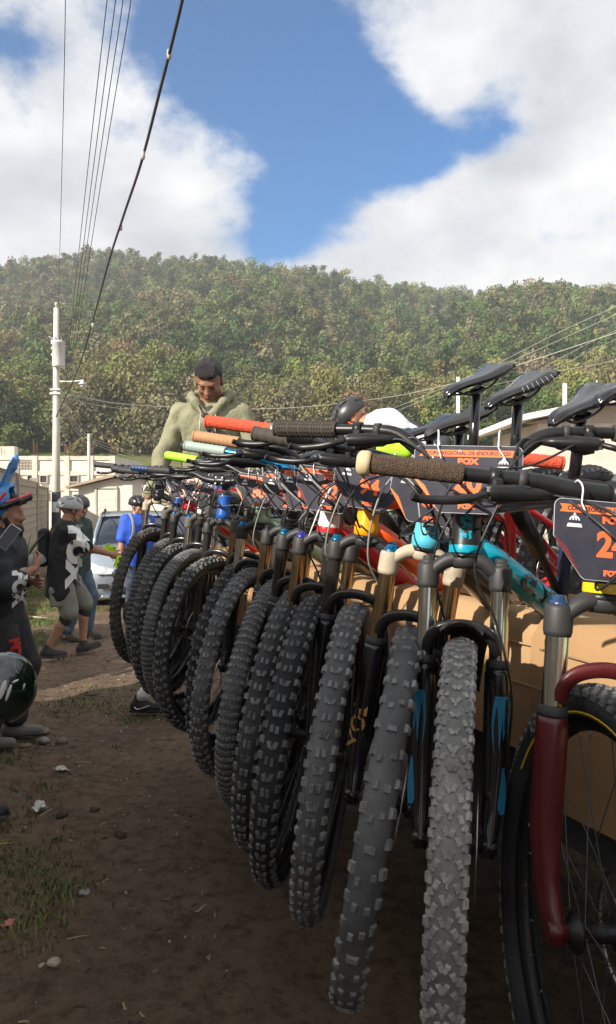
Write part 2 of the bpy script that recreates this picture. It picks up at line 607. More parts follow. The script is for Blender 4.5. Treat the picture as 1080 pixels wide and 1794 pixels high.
# ------------------------------------------------------------------ hill
def terr(x, y):
    x = np.asarray(x, float); y = np.asarray(y, float)
    prof_y = [0, 40, 60, 85, 108, 150, 200, 250, 300, 345, 380, 460, 700]
    prof_z = [-1.2, -0.3, 2.0, 5.5, 10.0, 27, 49, 69, 86, 98, 101, 96, 60]
    z = np.interp(y, prof_y, prof_z)
    k = np.clip((y - 100) / 150, 0, 1)
    az = x / np.maximum(y, 1)
    z = z * (1 + k * np.interp(az, [-.6, -.42, -.25, -.1, 0, .15, .3, .42, .7], [-.05, .005, .05, .035, .0, -.02, -.045, -.11, -.2]))
    z = z + k * (7.0 * fbm(x / 60, y / 60, 3, 21) + 2.0 * fbm(x / 16, y / 16, 2, 31))
    # a gully runs down the slope
    gx = 12 + (y - 120) * 0.21 + 9 * np.sin(y / 40)
    z = z - k * 15 * np.exp(-((x - gx) / 20) ** 2) * np.clip((360 - y) / 120, 0, 1)
    gx = -95 + (y - 120) * 0.15
    z = z - k * 8 * np.exp(-((x - gx) / 18) ** 2) * np.clip((360 - y) / 150, 0, 1)
    return z


def make_hill():
    xs = np.linspace(-420, 420, 170); ys = np.concatenate([np.linspace(38, 400, 150), np.linspace(405, 700, 25)])
    X, Y = np.meshgrid(xs, ys, indexing='ij'); Z = terr(X, Y)
    nx, ny = X.shape; I = np.arange(nx * ny).reshape(nx, ny)
    F = np.stack([I[:-1, :-1], I[1:, :-1], I[1:, 1:], I[:-1, 1:]], -1).reshape(-1, 4)
    m = bpy.data.materials.new('hillside'); m.use_nodes = True
    nt = m.node_tree; N, L = nt.nodes.new, nt.links.new
    b = nt.nodes['Principled BSDF']; b.inputs['Roughness'].default_value = 1; b.inputs['Specular IOR Level'].default_value = 0
    tc = N('ShaderNodeTexCoord'); sx = N('ShaderNodeSeparateXYZ'); L(tc.outputs['Object'], sx.inputs[0])
    t = N('ShaderNodeTexNoise'); t.inputs['Scale'].default_value = 0.12; t.inputs['Detail'].default_value = 8; L(tc.outputs['Object'], t.inputs['Vector'])
    r1 = N('ShaderNodeValToRGB'); L(t.outputs['Fac'], r1.inputs[0])
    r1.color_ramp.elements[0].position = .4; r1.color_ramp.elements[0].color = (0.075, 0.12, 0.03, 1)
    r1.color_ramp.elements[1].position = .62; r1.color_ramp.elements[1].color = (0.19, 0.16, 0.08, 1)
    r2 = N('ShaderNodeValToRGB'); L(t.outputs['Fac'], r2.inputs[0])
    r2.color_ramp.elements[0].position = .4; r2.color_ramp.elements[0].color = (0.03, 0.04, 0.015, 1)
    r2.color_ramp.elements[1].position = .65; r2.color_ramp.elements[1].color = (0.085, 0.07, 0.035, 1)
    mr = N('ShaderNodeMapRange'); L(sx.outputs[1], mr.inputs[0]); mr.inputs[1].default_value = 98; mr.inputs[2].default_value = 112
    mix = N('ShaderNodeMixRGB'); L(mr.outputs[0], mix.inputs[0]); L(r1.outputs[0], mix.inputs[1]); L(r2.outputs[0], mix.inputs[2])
    L(mix.outputs[0], b.inputs['Base Color'])
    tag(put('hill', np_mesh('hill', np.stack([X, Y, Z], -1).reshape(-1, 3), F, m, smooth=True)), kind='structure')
make_hill()


# ------------------------------------------------------------------ forest on the hill
def leaf_mat(name, c1, c2, hue=0.03):
    m = bpy.data.materials.new(name); m.use_nodes = True
    nt = m.node_tree; N, L = nt.nodes.new, nt.links.new
    b = nt.nodes['Principled BSDF']; b.inputs['Roughness'].default_value = 0.8; b.inputs['Specular IOR Level'].default_value = 0.15
    tc = N('ShaderNodeTexCoord')
    t = N('ShaderNodeTexNoise'); t.inputs['Scale'].default_value = 0.35; t.inputs['Detail'].default_value = 4; t.inputs['Roughness'].default_value = .6
    L(tc.outputs['Object'], t.inputs['Vector'])
    r = N('ShaderNodeValToRGB'); L(t.outputs['Fac'], r.inputs[0])
    r.color_ramp.elements[0].position = .33; r.color_ramp.elements[0].color = (*c1, 1)
    r.color_ramp.elements[1].position = .67; r.color_ramp.elements[1].color = (*c2, 1)
    oi = N('ShaderNodeObjectInfo')
    hs = N('ShaderNodeHueSaturation')
    mr = N('ShaderNodeMapRange'); L(oi.outputs['Random'], mr.inputs[0]); mr.inputs[3].default_value = 0.5 - hue; mr.inputs[4].default_value = 0.5 + hue
    L(mr.outputs[0], hs.inputs['Hue'])
    mv = N('ShaderNodeMapRange'); L(oi.outputs['Random'], mv.inputs[0]); mv.inputs[3].default_value = 1.2; mv.inputs[4].default_value = 0.8
    L(mv.outputs[0], hs.inputs['Value'])
    t2 = N('ShaderNodeTexNoise'); t2.inputs['Scale'].default_value = 0.11; t2.inputs['Detail'].default_value = 3
    L(tc.outputs['Object'], t2.inputs['Vector'])
    r2 = N('ShaderNodeValToRGB'); L(t2.outputs['Fac'], r2.inputs[0])
    r2.color_ramp.elements[0].position = .36; r2.color_ramp.elements[0].color = (.58, .62, .60, 1)
    r2.color_ramp.elements[1].position = .62; r2.color_ramp.elements[1].color = (1.36, 1.32, 1.22, 1)
    mm = N('ShaderNodeMixRGB'); mm.blend_type = 'MULTIPLY'; mm.inputs[0].default_value = 1.0; L(r.outputs[0], mm.inputs[1]); L(r2.outputs[0], mm.inputs[2])
    L(mm.outputs[0], hs.inputs['Color']); L(hs.outputs[0], b.inputs['Base Color'])
    tr = N('ShaderNodeBsdfTranslucent'); L(hs.outputs[0], tr.inputs['Color'])
    ms = N('ShaderNodeMixShader'); ms.inputs[0].default_value = 0.22
    L(b.outputs[0], ms.inputs[1]); L(tr.outputs[0], ms.inputs[2])
    L(ms.outputs[0], nt.nodes['Material Output'].inputs['Surface'])
    return m


KINDS_OF_TREE = [
    # name for the label, dark leaf, light leaf, weight
    ('olive brown', (0.130, 0.124, 0.055), (0.255, 0.235, 0.115), 5),
    ('grey brown', (0.165, 0.145, 0.090), (0.310, 0.270, 0.175), 3),
    ('dark green', (0.040, 0.062, 0.026), (0.090, 0.125, 0.050), 4),
    ('mid green', (0.090, 0.125, 0.038), (0.185, 0.235, 0.075), 5),
    ('yellow green', (0.150, 0.170, 0.055), (0.270, 0.285, 0.105), 4),
    ('rust tinged', (0.165, 0.118, 0.058), (0.270, 0.200, 0.105), 1),
]
LEAF = [leaf_mat(k[0].replace(' ', '_') + '_foliage', k[1], k[2]) for k in KINDS_OF_TREE]
BARK = mat('tree_bark', (0.16, 0.135, 0.105), 0.9, var=0.3, vscale=6)


def crown_arrays(rng, n, leaf, hgt=9.0, wid=3.4, lobes=11, tall=1.0):
    c = []
    for i in range(lobes):
        a = rng.uniform(0, 2 * math.pi); t = rng.uniform(0.14, 0.97)
        rr = wid * (0.62 * math.sin(math.pi * min(1, (t - 0.02) * 1.0)) ** 0.7) * rng.uniform(0.3, 1.0)
        c.append((rr * math.cos(a), rr * math.sin(a), hgt * t * tall, wid * rng.uniform(0.26, 0.5)))
    c = np.array(c)
    k = rng.integers(0, len(c), n)
    d = rng.normal(size=(n, 3)); d /= np.linalg.norm(d, axis=1)[:, None]
    rad = c[k, 3] * rng.uniform(0.55, 1.12, n) ** 0.7
    ctr = c[k, :3] + d * rad[:, None] * np.array([1, 1, 0.85])
    nrm = d + rng.normal(size=(n, 3)) * 0.55 + np.array([0, 0, .25]); nrm /= np.linalg.norm(nrm, axis=1)[:, None]
    u = np.cross(nrm, rng.normal(size=(n, 3))); u /= np.linalg.norm(u, axis=1)[:, None]
    v = np.cross(nrm, u)
    s = leaf * rng.uniform(0.6, 1.3, n)[:, None]
    asp = rng.uniform(0.5, 0.95, n)[:, None]
    V = np.stack([ctr - u * s - v * s * asp * .4, ctr + u * s * .2 - v * s * asp, ctr + u * s + v * s * asp * .3, ctr - u * s * .3 + v * s * asp], 1).reshape(-1, 3)
    F = np.arange(4 * n).reshape(-1, 4)
    return V, F, c


def trunk_mesh(rng, c, hgt, r0=0.2):
    b = MB()
    top = Vector((rng.uniform(-.3, .3), rng.uniform(-.3, .3), hgt * 0.72))
    b.tube([(0, 0, -0.8), (0.05, 0, hgt * .2), tuple(top * 0.6), tuple(top)], [r0 * 1.3, r0, r0 * .7, r0 * .3], n=6)
    for q in c[:8]:
        s = top * rng.uniform(0.4, 0.85)
        e = Vector(q[:3])
        b.tube([s, s.lerp(e, .5) + Vector((0, 0, -.2)), e], [r0 * .42, r0 * .28, r0 * .08], n=5)
    return b.mesh('trunk', BARK)


def make_forest():
    rng = np.random.default_rng(5)
    protos = []
    for ki in range(len(KINDS_OF_TREE)):
        for j in range(2):
            hgt = rng.uniform(6.5, 10.5); wid = rng.uniform(2.8, 4.6)
            V, F, c = crown_arrays(rng, 2200, 0.21, hgt, wid, lobes=17)
            protos.append((ki, np_mesh('crown', V, F, LEAF[ki]), trunk_mesh(rng, c, hgt)))
    pts = []
    y = 95.0
    while y < 366:
        step = 3.3 + (y - 95) * 0.005
        hw = 0.445 * y + 8
        x = -hw + rng.uniform(0, step)
        while x < hw:
            pts.append((x + rng.uniform(-1.6, 1.6), y + rng.uniform(-1.8, 1.8)))
            x += step * rng.uniform(0.8, 1.25)
        y += step * 0.95
    pts = np.array(pts)
    zz = terr(pts[:, 0], pts[:, 1])
    wts = np.array([k[3] for k in KINDS_OF_TREE], float); wts /= wts.sum()
    # kinds come in drifts
    n1 = fbm(pts[:, 0] / 22, pts[:, 1] / 22, 3, 77)
    ki = np.zeros(len(pts), int)
    for i in range(len(pts)):
        w = wts.copy()
        if n1[i] > .25: w *= np.array([.6, .4, 3.2, 2.2, .8, .5])
        elif n1[i] < -.25: w *= np.array([2.2, 2.2, .35, .5, 1, 1.6])
        if pts[i, 0] > 15: w *= np.array([.9, .8, .9, 1.6, 1.8, 1])
        ki[i] = rng.choice(len(w), p=w / w.sum())
    order = np.argsort(pts[:, 1])
    ind = order[:300]; rest = order[300:]
    for i in ind:
        k = int(ki[i]); pr = protos[2 * k + int(rng.integers(0, 2))]
        s = rng.uniform(0.6, 1.2)
        M = Matrix.Translation((pts[i, 0], pts[i, 1], zz[i])) @ Matrix.Rotation(rng.uniform(0, 6.28), 4, 'Z') @ Matrix.Diagonal((s * rng.uniform(.9, 1.15), s, s * rng.uniform(.85, 1.2), 1))
        r = empty('hillside_tree', M)
        nm = KINDS_OF_TREE[k][0]
        tag(r, '%s broadleaf tree on the lower slope of the wooded hill' % nm, 'tree', '%s trees on the lower hillside' % nm)
        put('crown', pr[1], r); put('trunk', pr[2], r)
    Vs = []; Fs = []; Ms = []; o = 0
    base = []
    for j in range(14):
        hgt = rng.uniform(6.0, 10); wid = rng.uniform(2.8, 4.6)
        base.append(crown_arrays(rng, 380, 0.42, hgt, wid, lobes=12)[:2])
    for i in rest:
        V, F = base[int(rng.integers(0, len(base)))]
        a = rng.uniform(0, 6.28); s = rng.uniform(.45, .92)
        ca, sa = math.cos(a) * s, math.sin(a) * s
        W = np.stack([V[:, 0] * ca - V[:, 1] * sa + pts[i, 0], V[:, 0] * sa + V[:, 1] * ca + pts[i, 1], V[:, 2] * s * rng.uniform(.85, 1.25) + zz[i] - .5], 1)
        Vs.append(W); Fs.append(F + o); o += len(V)
        Ms.append(np.full(len(F), ki[i]))
    tag(put('forest', np_mesh('forest', np.concatenate(Vs), np.concatenate(Fs), LEAF, np.concatenate(Ms))),
        'distant mixed woodland covering the upper hill', 'forest', kind='stuff')
    # a lone shrub and low bushes on the field at the foot of the hill
    def lone(p, s, k, label, cat='shrub'):
        V, F, c = crown_arrays(rng, 900, 0.2, 5, 2.4, lobes=9)
        r = empty('field_or_shade_shrub', Matrix.Translation(p) @ Matrix.Scale(s, 4))
        tag(r, label, cat)
        put('crown', np_mesh('crown', V, F, LEAF[k]), r); put('trunk', trunk_mesh(rng, c, 5, .12), r)
    def on(px, d):
        x = (px - 540) / FOCAL * d
        return Vector((x, d, float(terr(x, d))))
    # unseen shrubs added behind the low stretch of the wall to dapple sunlight
    for yy, s_, kk, nm_ in ((5.6, .62, 3, 'at the step of the wall'), (7.0, .42, 4, 'beside the low stretch of the wall')):
        lone(Vector((wall_x(yy) - 1.25, yy, 0)), s_, kk, 'loose green shrub, unseen and added to dapple sunlight, behind the block wall ' + nm_)
    lone(on(28, 82), 0.95, 4, 'lone yellowish shrub on the green field behind the pale building')
    lone(on(146, 70), 0.75, 0, 'small brown shrub beside the thin far pole')
    lone(on(186, 66), 0.62, 3, 'small green bush above the shed roof')
make_forest()


# ------------------------------------------------------------------ block wall
def make_block_wall():
    blk = mat('concrete_block', (0.40, 0.345, 0.27), 0.95, var=0.22, vscale=3.0, bump=0.5, bscale=40)
    mor = mat('wall_mortar', (0.20, 0.17, 0.135), 0.95, var=0.2, vscale=8)
    root = empty('block_wall', Matrix.Translation((wall_x(14), 14, 0)) @ Matrix.Rotation(math.atan2(1, WALL_K), 4, 'Z'))
    tag(root, 'weathered concrete block wall with stepped top beside the dirt road', 'wall')
    kl = math.hypot(1, WALL_K)
    S = lambda y: (y - 14) * kl
    # sections of the wall step down, with an unseen low stretch added for sunlight: (from y, to y, height)
    secs = [(-9, 1.0, 2.90), (1.0, 4.9, 2.70), (4.9, 12.2, 0.62), (12.2, 18.2, 2.3), (18.2, 23.5, 2.2), (23.5, 28.0, 2.1)]
    bb = MB().box((0, 0, 0), (0.383, 0.024, 0.183), bev=0.005).mesh('block', blk)
    cells = []
    for n, (a, b, h) in enumerate(secs):
        # mortar core; local -y faces the road
        MB().box(((S(a) + S(b)) / 2, 0, h / 2 - 0.1), (S(b) - S(a) - (0.003 if n % 2 else 0), 0.14 + 0.002 * (n % 2), h + 0.2)).build('mortar_core', mor, root)
        MB().box((S(b) - 0.12, 0, h / 2 + 0.06), (0.24, 0.25, h + 0.12)).build('pillar', mat('wall_pillar', (0.36, 0.32, 0.26), .95, var=.2, vscale=4), root)
        rows = int(h / 0.2)
        for r in range(rows):
            s = S(a) + (0.2 if r % 2 else 0.0)
            while s + 0.4 < S(b) - 0.24:
                cells.append((s + 0.2, 0.1 + r * 0.2 - 0.0))
                s += 0.4
    inview = [c for c in cells if S(14.6) < c[0]]
    inview.sort(key=lambda c: c[0])
    pick = set(inview[:300])
    for c in pick:
        put('block', bb, root, Matrix.Translation((c[0], -0.073 - random.uniform(0, .004), c[1])) @ Matrix.Rotation(random.uniform(-.006, .006), 4, 'Y'))
    mb = MB()
    for c in cells:
        if c not in pick:
            mb.box((c[0], -0.074, c[1]), (0.383, 0.024, 0.183))
    o = mb.build('block_courses', blk, root); o['kind'] = 'stuff'
    for n, (a, b, h) in enumerate(secs):
        pass
make_block_wall()


# ------------------------------------------------------------------ buildings
def opening(root, x0, x1, z0, z1, y, name='window', fr=None, pane=None):
    fr = fr or mat('window_recess', (0.035, 0.032, 0.03), .8)
    w = MB()
    t = 0.05
    w.box(((x0 + x1) / 2, y - 0.02, z1 + t / 2), (x1 - x0 + 2 * t, .1, t)).box(((x0 + x1) / 2, y - 0.02, z0 - t / 2), (x1 - x0 + 2 * t, .12, t))
    w.box((x0 - t / 2, y - 0.02, (z0 + z1) / 2), (t, .1, z1 - z0)).box((x1 + t / 2, y - 0.02, (z0 + z1) / 2), (t, .1, z1 - z0))
    o = w.build(name, mat('cement_surround', (0.42, 0.39, 0.34), .9, var=.15), root)
    MB().box(((x0 + x1) / 2, y + 0.0, (z0 + z1) / 2), (x1 - x0 - .002, .03, z1 - z0 - .002)).build('pane', pane or fr, o)
    return o


def make_buildings():
    cem = mat('raw_cement', (0.66, 0.61, 0.53), .95, var=.13, vscale=1.6, bump=.3, bscale=6)
    cream = mat('cream_plaster', (0.70, 0.66, 0.56), .9, var=.08, vscale=2)
    beam = mat('cement_beam', (0.56, 0.52, 0.45), .95, var=.16, vscale=2)
    # unfinished two-floor building with panel seams, rebar stubs and small dark windows
    d = 37.0
    X = lambda px: (px - 540) / FOCAL * d
    Z = lambda py: EYE - (py - 875) / FOCAL * d
    r = empty('unfinished_building', Matrix.Translation((0, d, 0)))
    tag(r, 'pale unfinished cement building with small dark windows and bare rebar stubs', 'building')
    x0, x1 = X(-45), X(200)
    zt = Z(799)
    MB().box(((x0 + x1) / 2, 3.2, zt / 2 - .1), (x1 - x0, 6.4, zt + .2)).build('wall', cem, r)
    for px in (-44, -8, 62, 118, 160, 198):
        MB().box((X(px), -0.04, zt / 2), (0.26, .12, zt + .02)).build('column', beam, r)
    for z in (Z(829), zt - .1, Z(858)):
        MB().box(((x0 + x1) / 2, -0.015, z), (x1 - x0 + .1, .1, .2 if z > 2.5 else .12)).build('ring_beam', beam, r)
    for a, b, c, e in ((72, 83, 834, 845), (124, 137, 834, 844), (50, 63, 833, 846), (72, 84, 864, 874), (20, 34, 835, 847), (-20, -6, 835, 847)):
        opening(r, X(a), X(b), Z(e), Z(c), -0.02)
    ven = mat('vent_block', (0.30, 0.24, 0.2), .9, var=.3)
    for i in range(6):
        for j in range(3):
            MB().box((X(28 + i * 5.2), -0.02, Z(810 + j * 5.2)), (0.10, .06, 0.10)).build('vent_block', ven, r)
    reb = mat('rusty_rebar', (0.16, 0.085, 0.05), .8)
    for px in (-44, -8, 62, 118, 160, 198):
        m = MB()
        for dx, dy in ((-.08, -.03), (.08, -.03), (.08, .12), (-.08, .12)):
            m.tube([(X(px) + dx, dy, zt - .05), (X(px) + dx + random.uniform(-.03, .03), dy, zt + random.uniform(.5, .9))], .012, n=5)
        m.build('rebar_cluster', reb, r)
    MB().box((X(8), .5, zt + .25), (.8, .5, .5)).build('roof_block', beam, r)
    # shed with a single-pitch roof and roller door
    d2 = 27.0
    X2 = lambda px: (px - 540) / FOCAL * d2
    Z2 = lambda py: EYE - (py - 875) / FOCAL * d2
    s = empty('plaster_shed', Matrix.Translation((0, d2, 0)))
    tag(s, 'cream plaster shed with pitched brown roof edge and wide metal door', 'shed')
    a, b = X2(138), X2(330)
    m = MB()
    za, zp, zb = Z2(853), Z2(838), Z2(838)
    m.add([(a, 0, -.1), (b, 0, -.1), (b, 0, zb), (X2(200), 0, zp), (a, 0, za), (a, 4, -.1), (b, 4, -.1), (b, 4, zb), (X2(200), 4, zp), (a, 4, za)],
          [(0, 1, 2, 3, 4), (5, 9, 8, 7, 6), (0, 5, 6, 1), (1, 6, 7, 2), (2, 7, 8, 3), (3, 8, 9, 4), (4, 9, 5, 0)], 0, False)
    m.build('wall', cream, s)
    m = MB()
    ov = 0.35
    for p, q in ((Vector((a - .35, 0, za - .06)), Vector((X2(200), 0, zp + .03))), (Vector((X2(200), 0, zp + .03)), Vector((b + .3, 0, zb + .03)))):
        dx = q - p
        up = Vector((0, 0, .09))
        m.add([p + Vector((0, -ov, 0)), q + Vector((0, -ov, 0)), q + Vector((0, 4.3, 0)), p + Vector((0, 4.3, 0)),
               p + Vector((0, -ov, 0)) + up, q + Vector((0, -ov, 0)) + up, q + Vector((0, 4.3, 0)) + up, p + Vector((0, 4.3, 0)) + up],
              [(3, 2, 1, 0), (4, 5, 6, 7), (0, 1, 5, 4), (1, 2, 6, 5), (2, 3, 7, 6), (3, 0, 4, 7)], 0, False)
    m.build('roof', mat('shed_roof', (0.36, 0.28, 0.2), .8, var=.2, vscale=3), s)
    door = MB().box(((X2(170) + X2(204)) / 2, -.02, Z2(858) / 2), (X2(204) - X2(170), .06, Z2(858))).build('roller_door', mat('door_metal', (0.62, 0.59, 0.51), .6, var=.08), s)
    for i in range(7):
        MB().box(((X2(170) + X2(204)) / 2, -.055, .15 + i * .25), (X2(204) - X2(170) - .08, .014, .03)).build('door_rib', MATS['door_metal'], door)
    m = MB()
    for px in (169, 205):
        m.box((X2(px), -.035, Z2(857) / 2), (.07, .1, Z2(857)))
    m.box((X2(187), -.035, Z2(856) + .04), (X2(206) - X2(168), .1, .08)).build('door_frame', beam, s)
    # white house to the far side of the trailer, half hidden by saddles and bars
    d3 = 21.0
    X3 = lambda px: (px - 540) / FOCAL * d3
    Z3 = lambda py: EYE - (py - 875) / FOCAL * d3
    h = empty('roadside_house', Matrix.Translation((0, d3, 0)))
    tag(h, 'low pinkish white house with bright sloping eave behind the saddles', 'house')
    a, b = X3(905), X3(1330)
    MB().box(((a + b) / 2 + .3, 2.5, Z3(742) / 2), (b - a - .6, 5, Z3(742))).build('wall', mat('pinkish_plaster', (0.62, 0.55, 0.47), .9, var=.12, vscale=1.5), h)
    m = MB()
    p, q = Vector((a - .2, -.7, Z3(743))), Vector((b, -.7, Z3(655)))
    up = Vector((0, 0, .16))
    bk = Vector((0, 6.2, 0))
    m.add([p, q, q + bk, p + bk, p + up, q + up, q + bk + up, p + bk + up], [(3, 2, 1, 0), (4, 5, 6, 7), (0, 1, 5, 4), (1, 2, 6, 5), (2, 3, 7, 6), (3, 0, 4, 7)], 0, False)
    m.build('roof', mat('white_fascia', (0.78, 0.76, 0.70), .7, var=.06), h)
    MB().add([(a + .3, .01, Z3(742)), (b, .01, Z3(742)), (b, .01, Z3(656)), (a + .3, .01, Z3(741)), (a + .3, .2, Z3(742)), (b, .2, Z3(742)), (b, .2, Z3(656)), (a + .3, .2, Z3(741))],
             [(0, 1, 2, 3), (7, 6, 5, 4), (0, 4, 5, 1), (1, 5, 6, 2), (2, 6, 7, 3), (3, 7, 4, 0)], 0, False).build('gable', mat('dim_boards', (0.45, 0.40, 0.33), .9, var=.2), h)
    opening(h, X3(1015), X3(1050), 1.2, 2.4, -.02)
    opening(h, X3(1120), X3(1160), 1.2, 2.4, -.02)
make_buildings()


# ------------------------------------------------------------------ poles, lamp and wires
def pole(px, d, top_py, r0, r1, name, label, m_, base=None, lean=0.0):
    x = (px - 540) / FOCAL * d
    zt = EYE - (top_py - 875) / FOCAL * d
    z0 = -0.3 if base is None else base
    o = empty(name, Matrix.Translation((x, d, 0)))
    tag(o, label, 'pole')
    MB().tube([(0, 0, z0), (lean * .5, 0, (z0 + zt) / 2), (lean, 0, zt)], [r0, (r0 + r1) / 2, r1], n=14).build('shaft', m_, o)
    return o, x, zt


def make_poles():
    conc = mat('pole_concrete', (0.56, 0.535, 0.47), .85, var=.1, vscale=3)
    wood = mat('pole_wood', (0.34, 0.28, 0.2), .9, var=.25, vscale=4)
    galv = mat('galvanised_steel', (0.5, 0.5, 0.5), .45, .8)
    dark = mat('dark_paint', (0.03, 0.032, 0.04), .6)
    o, x, zt = pole(99, 25.0, 540, 0.155, 0.085, 'utility_pole', 'tall concrete power pole with a grey transformer can', conc)
    d = 25.0
    ZZ = lambda py: EYE - (py - 875) / FOCAL * d
    XX = lambda px: (px - 540) / FOCAL * d - x
    # painted band and notice
    MB().tube([(0, 0, 0), (0, 0, ZZ(862))], [.162, .148], n=14).build('painted_band', dark, o)
    MB().lathe([(.152, 0.0), (.152, .34)], (0, 0, ZZ(897)), n=12, a0=-2.6, a1=-.6).build('notice', mat('paper_white', (.75, .75, .73), .8, var=.08), o)
    # transformer
    t = empty('transformer', Matrix.Translation((XX(107), -.22, 0)))
    t.parent = o
    tm = mat('transformer_grey', (0.66, 0.68, 0.68), .4, .1, var=.12, vscale=5)
    zb, zz = ZZ(645), ZZ(601)
    MB().lathe([(0, zb), (.19, zb), (.205, zb + .03), (.205, zz - .05), (.215, zz - .045), (.215, zz - .01), (.12, zz + .03), (0, zz + .04)], n=20).build('tank', tm, t)
    for i in range(3):
        MB().lathe([(0, zz), (.03, zz), (.045, zz + .03), (.025, zz + .05), (.04, zz + .08), (.02, zz + .1), (.015, zz + .16), (0, zz + .16)], (-.1 + .1 * i, .03 * (i % 2), 0), n=10).build('bushing', mat('brown_ceramic', (.2, .1, .06), .3), t)
    MB().box((-.2, .12, (zb + zz) / 2), (.12, .2, .08)).box((-.2, .12, zz - .2), (.12, .2, .06)).build('bracket', galv, t)
    MB().box((-.12, 0.02, ZZ(597)), (.1, .1, .22)).tube([(-.12, 0, ZZ(597)), (-.2, -.1, ZZ(590))], .02, n=6).build('fuse_holder', galv, o)
    MB().tube([(0, 0, zt), (0, 0, zt + .12)], .03, n=8).lathe([(.05, zt + .1), (.06, zt + .14), (.03, zt + .2), (0, zt + .2)], n=10).build('top_insulator', mat('porcelain', (.55, .5, .45), .3), o)
    # lamp on a bracket arm
    lx, lz = XX(147), ZZ(673)
    MB().tube(spline([(0.05, 0, ZZ(668)), (XX(128), -.1, ZZ(669)), (lx, -.15, ZZ(668))], 5), .022, n=7).build('lamp_arm', galv, o)
    lm = empty('lamp_head', Matrix.Translation((lx, -.15, lz))); lm.parent = o
    MB().lathe([(0, .12), (.05, .12), (.06, .04), (.14, -.03), (.13, -.035), (0.03, .03)], n=16).build('lamp_shade', mat('lamp_white', (.72, .74, .74), .4), lm)
    MB().lathe([(0, -.13), (.045, -.12), (.06, -.07), (.05, -.03), (0, -.03)], n=12).build('lamp_bulb', mat('frosted_glass', (.75, .76, .74), .25), lm)
    MB().box((0, 0, ZZ(690)), (.36, .3, .06)).box((0, 0, ZZ(683)), (.34, .28, .05)).build('wire_bracket', galv, o)
    # the other poles
    pole(156, 33.0, 760, .085, .06, 'thin_utility_pole', 'thin concrete pole beside the cream shed', conc)
    pole(803, 30.0, 661, .09, .075, 'white_pole', 'white painted pole behind the first saddle', mat('pole_white', (.72, .72, .68), .7))
    pole(990, 30.0, 672, .10, .085, 'white_pole', 'white pole rising over the sloping eave of the low house', MATS['pole_white'])
    pole(893, 26.0, 690, .12, .09, 'wooden_pole', 'leaning rough wooden pole between two saddles', wood, lean=.2)
    pole(1046, 33.0, 667, .05, .04, 'thin_utility_pole', 'thin grey pole showing over the house roof', conc)

    wire_m = mat('wire_dark', (0.035, 0.035, 0.04), .5)
    wire_l = mat('wire_pale', (0.42, 0.40, 0.36), .5)
    def wire(name, pts, r_, m_, label, sag=None):
        q = spline([P(*p) if not isinstance(p, Vector) else p for p in pts], 8)
        tag(MB().tube(q, r_, n=5).build(name, m_, None), label, 'cable', 'overhead cables')
    wire('telephone_cable', [(99, 730, 24.6), (118, 690, 23), (140, 640, 20), (165, 555, 17), (190, 462, 14), (218, 375, 12), (248, 285, 10.5), (283, 150, 9), (320, 0, 8), (345, -130, 7.2)], .021, wire_m, 'thick dark telephone cable swooping up over the road from the concrete pole')
    m = MB()
    # knots along the telephone cable
    for px, py, dd in ((163, 570, 17.2), (212, 398, 12.6), (251, 272, 10.2), (297, 95, 8.6)):
        m = MB().lathe([(0, -.06), (.026, -.05), (.03, 0), (.026, .05), (0, .06)], P(px, py, dd), n=8)
        o2 = m.build('cable_clamp', wire_l); tag(o2, 'small clamp on the thick telephone cable', 'clamp', 'cable clamps')
    for a, b, nm in ((110, 188, 'first'), (112, 203, 'second'), (114, 216, 'third'), (117, 230, 'fourth')):
        wire('power_line', [(a, 686, 24.8), (a + (b - a) * .12, 620, 22.5), (a + (b - a) * .45, 380, 16), (a + (b - a) * .75, 170, 12.5), (b, 0, 10.5), (b + 15, -140, 9)], .0075, wire_m, 'thin dark power line, %s of four rising from the pole bracket' % nm)
    wire('power_line', [(103, 532, 25), (108, 330, 17), (113, 120, 13), (115, 0, 11.5), (117, -120, 10)], .007, wire_m, 'single thin line rising straight from the top of the concrete pole')
    wire('service_cable', [(112, 690, 25), (200, 706, 27), (290, 713, 29), (420, 717, 31), (520, 714, 32), (610, 705, 33), (720, 689, 34), (870, 651, 33), (1080, 583, 30), (1200, 545, 28)], .016, wire_l, 'pale service cable strung from the concrete pole past the jacketed man')
    wire('service_cable', [(112, 694, 25), (150, 706, 26), (215, 716, 27.5), (240, 714, 28)], .010, wire_l, 'short pale cable end under the lamp arm')
    for i, (y0, y1) in enumerate(((745, 537), (752, 551))):
        wire('field_line', [(610, y0, 60), (720, y0 - 42, 52), (850, y0 - 98, 44), (980, y1 + 45, 38), (1080, y1, 34), (1200, y1 - 55, 30)], .014, wire_l, 'pale line above the saddles, %s of the steep pair' % ('upper', 'lower')[i])
    for i, (y0, y1) in enumerate(((760, 578), (768, 594), (700, 630))):
        wire('field_line', [(760, y0, 60), (860, y0 - (y0 - y1) * .35, 50), (980, y0 - (y0 - y1) * .72, 42), (1080, y1, 36), (1180, y1 - 45, 32)], .012, wire_l, 'pale line crossing behind the saddles, %s of the shallow set' % ('first', 'second', 'third')[i])
    for i in range(3):
        wire('drop_wire', [(112, 690 + 6 * i, 25), (130, 735 + 8 * i, 29), (156, 764 + 4 * i, 33), (200, 782 + 5 * i, 38), (260, 800 + 5 * i, 44)], .010, wire_l, 'thin wire dropping from the tall pole to the thin pole, %s of three' % ('first', 'second', 'third')[i])
make_poles()

